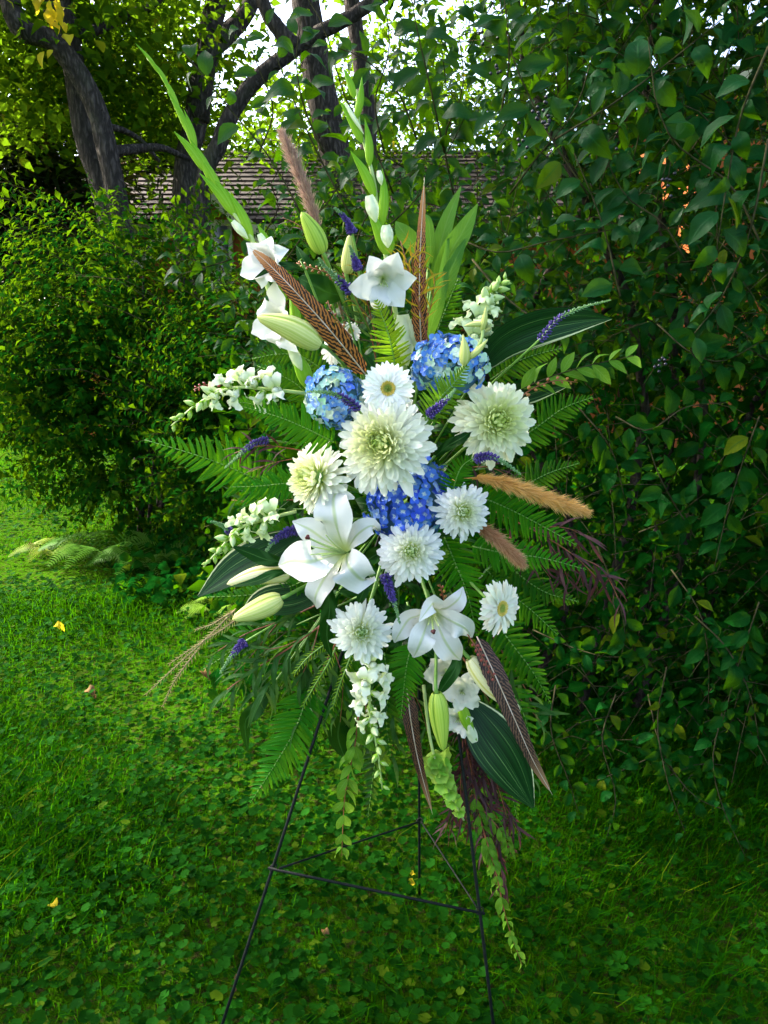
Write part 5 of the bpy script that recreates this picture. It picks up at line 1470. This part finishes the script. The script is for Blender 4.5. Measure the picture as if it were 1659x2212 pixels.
veronica('small green spike tip left of the lower snapdragon', [(500, 1150, 1.56), (480, 1135, 1.56), (455, 1126, 1.56)], 15, (580, 1200, 1.62), .2)

# feathers and plumes
feather('long brown barred feather crossing the upper left', [(792, 812, 1.5), (715, 716, 1.46), (640, 632, 1.45), (585, 575, 1.46), (546, 540, 1.47)], 58)
feather('upright brown feather in front of the lance leaves', [(910, 750, 1.56), (906, 650, 1.55), (908, 540, 1.55), (916, 398, 1.56)], 42)
feather('striped feather hanging at the lower right', [(1030, 1375, 1.5), (1070, 1460, 1.47), (1110, 1550, 1.46), (1150, 1640, 1.46), (1188, 1708, 1.47)], 54, (.2, .1), (.12, .060, .030))
feather('narrow brown feather hanging at the bottom centre', [(878, 1480, 1.56), (888, 1560, 1.54), (905, 1650, 1.54), (932, 1750, 1.55)], 40, (.1, 0), (.13, .052, .02))
plume('mauve brown plume standing at the upper left', [(692, 520, 1.6), (670, 440, 1.59), (640, 360, 1.59), (606, 282, 1.59)], 44, (.46, .28, .22), 3000, (745, 700, 1.64))
plume('golden plume pointing right', [(1030, 1030, 1.5), (1110, 1050, 1.48), (1190, 1080, 1.48), (1272, 1108, 1.49)], 50, (.84, .46, .085), 3800, (960, 1040, 1.6))  # golden hair colour, brightened to stand for sunlight on the plume
plume('brown plume below the golden one', [(1018, 1128, 1.52), (1060, 1155, 1.5), (1095, 1185, 1.5), (1132, 1222, 1.51)], 44, (.56, .25, .10), 3000, (960, 1090, 1.6))

# berries
berry_spray('brown berry sprig below the upper left bud', [(745, 600, 1.55), (705, 588, 1.54), (670, 578, 1.54), (640, 568, 1.55)], 11, 5.5, m_berry)
berry_spray('brown berry sprig beside the first feather', [(760, 730, 1.47), (735, 700, 1.46), (715, 670, 1.46), (708, 650, 1.47)], 6, 5, m_berry)
berry_spray('brown berry sprig behind the left snapdragon', [(500, 832, 1.56), (470, 828, 1.55), (440, 833, 1.55), (418, 842, 1.56)], 12, 5.5, m_redberry)
berry_spray('olive berry sprig at the right over a dark strap leaf', [(1110, 870, 1.54), (1150, 840, 1.53), (1200, 822, 1.53), (1248, 826, 1.54)], 12, 6, m_berry)
berry_spray('red berry sprig along the lower striped feather', [(1010, 1370, 1.46), (1030, 1400, 1.45), (1048, 1430, 1.45), (1070, 1470, 1.46)], 13, 5.5, m_redberry)
berry_spray('tiny orange berry cluster above the lower lily', [(960, 1300, 1.52), (955, 1280, 1.51), (950, 1262, 1.51)], 6, 5, m_berry)

# bells of Ireland
bl = MB(); P_ = []; U_ = []
for i in range(6):
    q = i / 5; r = .10 + .52 * q ** 1.1; row = []; ur = []
    for j in range(15):
        a = 2 * PI * j / 15; rr = r * (1 + .10 * q * math.cos(5 * a)); row.append(Vector((q * .75 + .06 * q * math.cos(5 * a), math.cos(a) * rr, math.sin(a) * rr))); ur.append((q, j / 15))
    P_.append(row); U_.append(ur)
bl.grid(P_, U_, closed=True); ME_BELL = bl.mesh('bell', m_bell)
bi = thing('bells_of_ireland', 'lime green bell flower stalk hanging below the green bud', 'flower', at(930, 1560, 1.58))
C = spline(px_curve([(915, 1480, 1.6), (930, 1600, 1.58), (955, 1680, 1.56), (1002, 1772, 1.56)]), 40); T_ = tangents(C); N = face(C[20]); sc_ = mpp(C[20])
mb = MB(); tube(mb, C, .004, .002, n=16, k=7); mb.build('stem', m_palestem, bi)
for w_ in range(7):
    q = .46 + .53 * (w_ + .3) / 7; k = min(39, int(q * 40))
    for j in range(4):
        az = 2 * PI * (j + w_ * .5) / 4; sd = perp(T_[k], N); r = sd * math.cos(az) + T_[k].cross(sd) * math.sin(az); s_ = sc_ * 27 * (1.2 - .8 * (q - .5) * 2) * random.uniform(.85, 1.1)
        link('bell', ME_BELL, bi, mat4(C[k] + r * .003, r * .9 + T_[k] * .35 + N * .35, N, s_), tuple(x * random.uniform(.85, 1.15) for x in (.30, .52, .06)))

# myrtle
MG = 'myrtle sprigs in the spray'
branch('myrtle_sprig', 'leafy green sprig reaching furthest right', [(1060, 880, 1.58), (1150, 830, 1.55), (1250, 795, 1.54), (1370, 768, 1.55)], 8, 62, L_MYRT, 'leafy sprig', MG, .0018, m_twig, .0, .8, True, t0=.2, taper=.15)
branch('myrtle_sprig', 'leafy sprig hanging left of the bottom snapdragon', [(775, 1540, 1.56), (765, 1620, 1.55), (745, 1720, 1.55), (738, 1850, 1.56)], 11, 50, L_MYRT, 'leafy sprig', MG, .0018, m_redstem, .55, .6, True, subs=[[(790, 1520, 1.58), (790, 1580, 1.57), (770, 1640, 1.57)]], t0=.1, taper=.2)
branch('myrtle_sprig', 'long leafy sprig hanging lowest at the right easel leg', [(1010, 1640, 1.6), (1035, 1760, 1.58), (1070, 1880, 1.56), (1095, 1990, 1.55), (1128, 2085, 1.55)], 20, 36, L_MYRT, 'leafy sprig', MG, .0018, m_redstem, .5, .8, True, subs=[[(1035, 1740, 1.58), (1085, 1800, 1.57), (1105, 1850, 1.57)], [(1045, 1800, 1.58), (1060, 1850, 1.57), (1075, 1930, 1.57)]], t0=.12, taper=.25)
branch('myrtle_sprig', 'small leafy sprig behind the lower left filler leaves', [(720, 1440, 1.62), (745, 1500, 1.61), (780, 1570, 1.6)], 10, 58, L_MYRT, 'leafy sprig', MG, .0018, m_redstem, .5, .6, True, t0=.1)

# willow eucalyptus, lower left
EG = 'narrow leaved willow branches in the spray'
branch('willow_branch', 'narrow leaved branch drooping at the lower left', [(720, 1330, 1.62), (640, 1390, 1.58), (560, 1440, 1.57), (490, 1490, 1.57)], 17, 105, L_EUC, 'willow branch', EG, .0022, m_redstem, .8, .6, subs=[[(660, 1375, 1.59), (600, 1400, 1.58), (540, 1400, 1.58)], [(610, 1410, 1.58), (590, 1460, 1.57), (560, 1500, 1.57)], [(690, 1350, 1.6), (670, 1420, 1.58), (640, 1480, 1.58)]], taper=.2)
branch('willow_branch', 'narrow leaves hanging beside the left easel leg', [(730, 1380, 1.64), (690, 1460, 1.6), (665, 1540, 1.6)], 15, 100, L_EUC, 'willow branch', EG, .0022, m_redstem, .9, .5, subs=[[(720, 1400, 1.62), (740, 1470, 1.6), (735, 1560, 1.6)]], taper=.1)
branch('willow_branch', 'wispy narrow leaves above the lower left snapdragon', [(700, 1090, 1.64), (630, 1080, 1.62), (560, 1085, 1.62), (500, 1080, 1.63)], 14, 78, L_EUC, 'willow branch', EG, .0016, m_redstem, .35, .8, taper=.2)
branch('willow_branch', 'narrow leaves behind the lower striped feather', [(1040, 1330, 1.64), (1080, 1400, 1.62), (1120, 1460, 1.62), (1160, 1540, 1.63)], 14, 90, L_EUC, 'willow branch', EG, .002, m_redstem, .5, .7, taper=.2)
branch('willow_branch', 'fine narrow leaves between the upper spikes and the feather', [(820, 820, 1.64), (800, 720, 1.62), (770, 650, 1.61), (740, 590, 1.62)], 18, 60, L_EUC, 'willow branch', EG, .0018, m_redstem, .1, .8, subs=[[(810, 760, 1.62), (840, 700, 1.61), (850, 640, 1.61)], [(790, 700, 1.62), (760, 690, 1.61), (730, 660, 1.61)]])

branch('willow_branch', 'narrow leaves fanning down under the lowest chrysanthemum', [(840, 1400, 1.66), (830, 1470, 1.64), (850, 1550, 1.63), (845, 1640, 1.63)], 16, 95, L_EUC, 'willow branch', EG, .002, m_redstem, .8, .5, subs=[[(850, 1430, 1.65), (900, 1510, 1.63), (930, 1600, 1.63)], [(835, 1440, 1.65), (780, 1520, 1.63), (770, 1600, 1.63)]], taper=.2)
branch('willow_branch', 'narrow leaves spreading under the dry ladder sprigs', [(700, 1300, 1.64), (610, 1340, 1.62), (530, 1370, 1.61), (450, 1420, 1.61)], 16, 80, L_EUC, 'willow branch', EG, .002, m_redstem, .5, .8, subs=[[(600, 1345, 1.62), (540, 1420, 1.61), (500, 1460, 1.61)]], taper=.2)
branch('willow_branch', 'narrow leaves behind the big hanging strap leaf', [(1000, 1420, 1.64), (1060, 1520, 1.63), (1110, 1600, 1.63), (1150, 1680, 1.64)], 18, 90, L_EUC, 'willow branch', EG, .002, m_redstem, .7, .7, subs=[[(1040, 1480, 1.63), (1110, 1500, 1.62), (1170, 1560, 1.62)]], taper=.2)
branch('purple_branch', 'lowest dark purple branch, longest beside the hanging leafy sprig', [(1000, 1560, 1.62), (1030, 1700, 1.6), (1070, 1820, 1.59), (1090, 1930, 1.59)], 46, 66, L_AGO, 'willowy branch', 'purple willowy branches in the spray', .002, m_redstem, .9, .5, subs=[[(1020, 1640, 1.61), (1080, 1720, 1.6), (1120, 1800, 1.59)], [(1015, 1620, 1.61), (985, 1720, 1.6), (960, 1800, 1.6)], [(1000, 1580, 1.61), (1020, 1680, 1.6), (1010, 1780, 1.59)]], taper=.2)
# purple agonis
AG = 'purple willowy branches in the spray'
branch('purple_branch', 'purple willowy leaves trailing at the right edge of the spray', [(1060, 1100, 1.62), (1160, 1150, 1.59), (1240, 1200, 1.58), (1310, 1270, 1.58)], 20, 80, L_AGO, 'willowy branch', AG, .0018, m_redstem, .75, .7, subs=[[(1140, 1140, 1.6), (1220, 1140, 1.59), (1275, 1165, 1.59)], [(1180, 1165, 1.59), (1210, 1210, 1.58), (1230, 1260, 1.58)], [(1240, 1200, 1.58), (1300, 1230, 1.58), (1345, 1310, 1.58)], [(1100, 1160, 1.6), (1150, 1200, 1.59), (1190, 1250, 1.59)]], taper=.2)
branch('purple_branch', 'dark purple branch hanging along the right easel leg', [(990, 1480, 1.62), (1005, 1600, 1.6), (1030, 1720, 1.59), (1050, 1860, 1.59)], 44, 66, L_AGO, 'willowy branch', AG, .002, m_redstem, .9, .5, subs=[[(1000, 1560, 1.6), (1060, 1660, 1.59), (1100, 1780, 1.59)], [(1000, 1600, 1.6), (995, 1700, 1.59), (1000, 1790, 1.59)], [(1020, 1680, 1.6), (1065, 1760, 1.59), (1080, 1830, 1.59)], [(1010, 1560, 1.61), (1035, 1640, 1.6), (1060, 1700, 1.6)]], taper=.2)
branch('purple_branch', 'thin dark curled leaves over the longest left frond', [(660, 975, 1.58), (600, 965, 1.55), (550, 965, 1.54), (490, 985, 1.54)], 14, 62, L_AGO, 'willowy branch', AG, .0014, m_redstem, .3, .8, subs=[[(640, 990, 1.57), (590, 1000, 1.55), (540, 1020, 1.55)]])
branch('purple_branch', 'thin dark tendrils beside the mauve plume', [(720, 620, 1.62), (690, 540, 1.6), (650, 490, 1.6), (610, 470, 1.6)], 7, 40, L_AGO, 'willowy branch', AG, .0013, m_redstem, .2, .8)
branch('purple_branch', 'thin dark leaves under the bent purple spike', [(1000, 1010, 1.56), (1060, 1010, 1.53), (1110, 1035, 1.53)], 10, 55, L_AGO, 'willowy branch', AG, .0013, m_redstem, .2, .9)
# golden grevillea
branch('golden_sprig', 'thin golden orange leaves on red stems beside the upright feather', [(930, 760, 1.55), (905, 660, 1.53), (885, 590, 1.52), (865, 520, 1.53)], 15, 52, L_GOLD, 'leafy sprig', None, .0018, m_redstem, -.1, .9, subs=[[(905, 660, 1.53), (915, 600, 1.52), (895, 530, 1.53)], [(895, 620, 1.53), (870, 570, 1.52), (840, 560, 1.52)], [(920, 700, 1.54), (935, 640, 1.53), (940, 590, 1.53)], [(900, 640, 1.53), (890, 560, 1.51), (905, 540, 1.51)]])
branch('golden_sprig', 'few golden leaves left of the middle gladiolus flower', [(820, 760, 1.6), (800, 680, 1.57), (785, 620, 1.56), (760, 570, 1.56)], 10, 46, L_GOLD, 'leafy sprig', None, .0015, m_redstem, .0, .9, subs=[[(800, 690, 1.57), (775, 660, 1.56), (745, 640, 1.56)]])
# club shaped and dry sprigs
CG = 'ladder leaved sprigs in the spray'
def ladder(label, pts, wpx, n, ms, sm): fern(label, pts, wpx, n, (.1, .2, .02), (0, 0), 'leafy sprig', CG, angle=56, wr=1.0, name='ladder_sprig', stemmat=sm, lm=ms, prof=lambda q: 1 - .35 * q, droop=.05)
ladder('lime ladder sprig left of the lowest chrysanthemum, upper one', [(720, 1380, 1.54), (690, 1400, 1.53), (660, 1425, 1.53), (636, 1455, 1.53)], 32, 14, L_CLUB, m_stem)
ladder('lime ladder sprig, the longest one below the dark hanging leaf', [(725, 1400, 1.54), (705, 1440, 1.53), (680, 1480, 1.53), (655, 1525, 1.53)], 32, 16, L_CLUB, m_stem)
ladder('lime ladder sprig pointing straight down beside the easel leg', [(760, 1410, 1.54), (745, 1450, 1.53), (730, 1490, 1.53), (718, 1530, 1.53)], 30, 14, L_CLUB, m_stem)
ladder('dry tan ladder sprig reaching furthest to the lower left', [(510, 1315, 1.56), (450, 1375, 1.54), (390, 1430, 1.54), (315, 1500, 1.54)], 24, 30, L_DRY, m_drystem)
ladder('dry tan ladder sprig above the longest dry one', [(520, 1330, 1.56), (480, 1360, 1.54), (430, 1390, 1.54), (365, 1435, 1.54)], 22, 22, L_DRY, m_drystem)
ladder('short dry ladder sprig bending straight down at the lower left', [(430, 1400, 1.55), (395, 1445, 1.54), (372, 1480, 1.54), (352, 1525, 1.54)], 22, 16, L_DRY, m_drystem)
ladder('pale ladder sprig beside the pale green left bud', [(505, 1320, 1.56), (480, 1335, 1.55), (455, 1350, 1.55), (422, 1360, 1.55)], 20, 14, L_DRY, m_drystem)

# ------------------------------------------------------------------ small plants and fallen leaves
random.seed(55)


def ground_fern(label, u, v, n, L, col, seed):
    random.seed(seed); p = ground(u, v); t = thing('wild_fern', label, 'fern', p, 'wild ferns on the lawn edge'); me = lobe_leaflet()
    for k in range(n):
        a = 2 * PI * k / n + random.uniform(-.4, .4); d = Vector((math.cos(a), math.sin(a) * .8, 0)); C = spline([p, p + d * L * .45 + Z * L * .42, p + d * L * .8 + Z * L * .40, p + d * L * 1.1 + Z * L * .22], 24); T = tangents(C)
        mb = MB(); tube(mb, C, .002, .0008, n=8, k=4)
        for i in range(3, 24):
            q = i / 24; ln = L * .24 * min(1, (1 - q) * 1.8) ** .8 + .006
            for sg in (-1, 1):
                sd = perp(T[i], Z + Vector((0, -.2, 0))) * sg
                blade(mb, [C[i], C[i] + sd * ln * .6 + T[i] * ln * .15, C[i] + sd * ln + T[i] * ln * .32 - Z * ln * .2], lambda z: L * .036 * (1 - z) ** .5, Z, n=3, m=1)
        o = mb.build('frond', m_fern, t); o.color = (*col, 1)


ground_fern('yellowed fern at the lawn edge, far left', 118, 1212, 7, .27, (.17, .23, .02), 1)
ground_fern('green fern behind the yellowed one under the round shrub', 225, 1225, 8, .42, (.07, .17, .015), 2)
ground_fern('pale green fern half under the lower left snapdragon', 440, 1215, 7, .26, (.10, .20, .02), 3)
ground_fern('dim fern right of the green fern', 320, 1240, 7, .36, (.05, .12, .012), 4)
ground_fern('lime fern peeping out below the left striped leaf', 470, 1335, 6, .20, (.14, .26, .02), 6)


def fallen(label, u, v, size, mat, seed, z=.07):
    random.seed(seed); p = ground(u, v, z); mb = leaf_mb(.8, .9, .5, n=6, m=2, peak=.45, wave=.3)
    a = random.uniform(0, 6.28); M_ = mat4(p, Vector((math.cos(a), math.sin(a), random.uniform(-.2, .2))), Vector((random.gauss(0, .3), -.5, 1)), size)
    o = link('fallen_leaf', mb.mesh('fallen_leaf', mat), None, M_); props(o, label, 'leaf', 'fallen leaves on the lawn')


fallen('crumpled brown leaf on the lawn below the lowest purple spike', 440, 1452, .055, m_brown, 1)
fallen('tan curled leaf on the lawn at the left', 184, 1492, .05, m_brown, 2)
fallen('yellow leaf on the lawn under the easel crossbar', 897, 1908, .026, m_yleaf, 3, .05)
fallen('small yellow leaf beside the one under the crossbar', 886, 1890, .018, m_yleaf, 4, .05)
fallen('orange leaf beside the left easel foot', 516, 2113, .032, m_brown, 5, .05)
fallen('tiny brown leaf low in the middle of the lawn', 700, 2008, .024, m_brown, 6, .05)
fallen('brown leaf at the shrub edge below the far left fern', 60, 1185, .07, m_brown, 7)
fallen('yellow leaf among the ground cover at far left', 118, 1352, .05, m_yleaf, 8)
fallen('yellow leaf on the lawn at lower left', 123, 1960, .035, m_yleaf, 9, .05)

# yellow leaves hanging at the top left
yv = thing('yellow_leaf_vine', 'bright yellow leaves hanging along the leaning trunk, top left', 'vine', at(130, 40, 6.9))
mb = MB(); tube(mb, px_curve([(118, -60, 6.85), (125, 20, 6.8), (140, 110, 6.8)]), .006, .003, n=8, k=5); mb.build('stem', m_twig, yv)
ME_Y = [leaf_mb(.6, .4, .25, n=5, m=1).mesh('leaf', m_yleaf) for _ in range(2)]
for i in range(30):
    p = at(random.choice((random.uniform(70, 160), random.gauss(125, 14))), random.uniform(-10, 115), 6.8 + random.uniform(-.1, .1))
    link('leaf', random.choice(ME_Y), yv, mat4(p, Vector((random.gauss(0, .5), random.gauss(0, .5), -1)), Vector((random.gauss(0, .6), -1, .4)), random.uniform(.06, .13)))
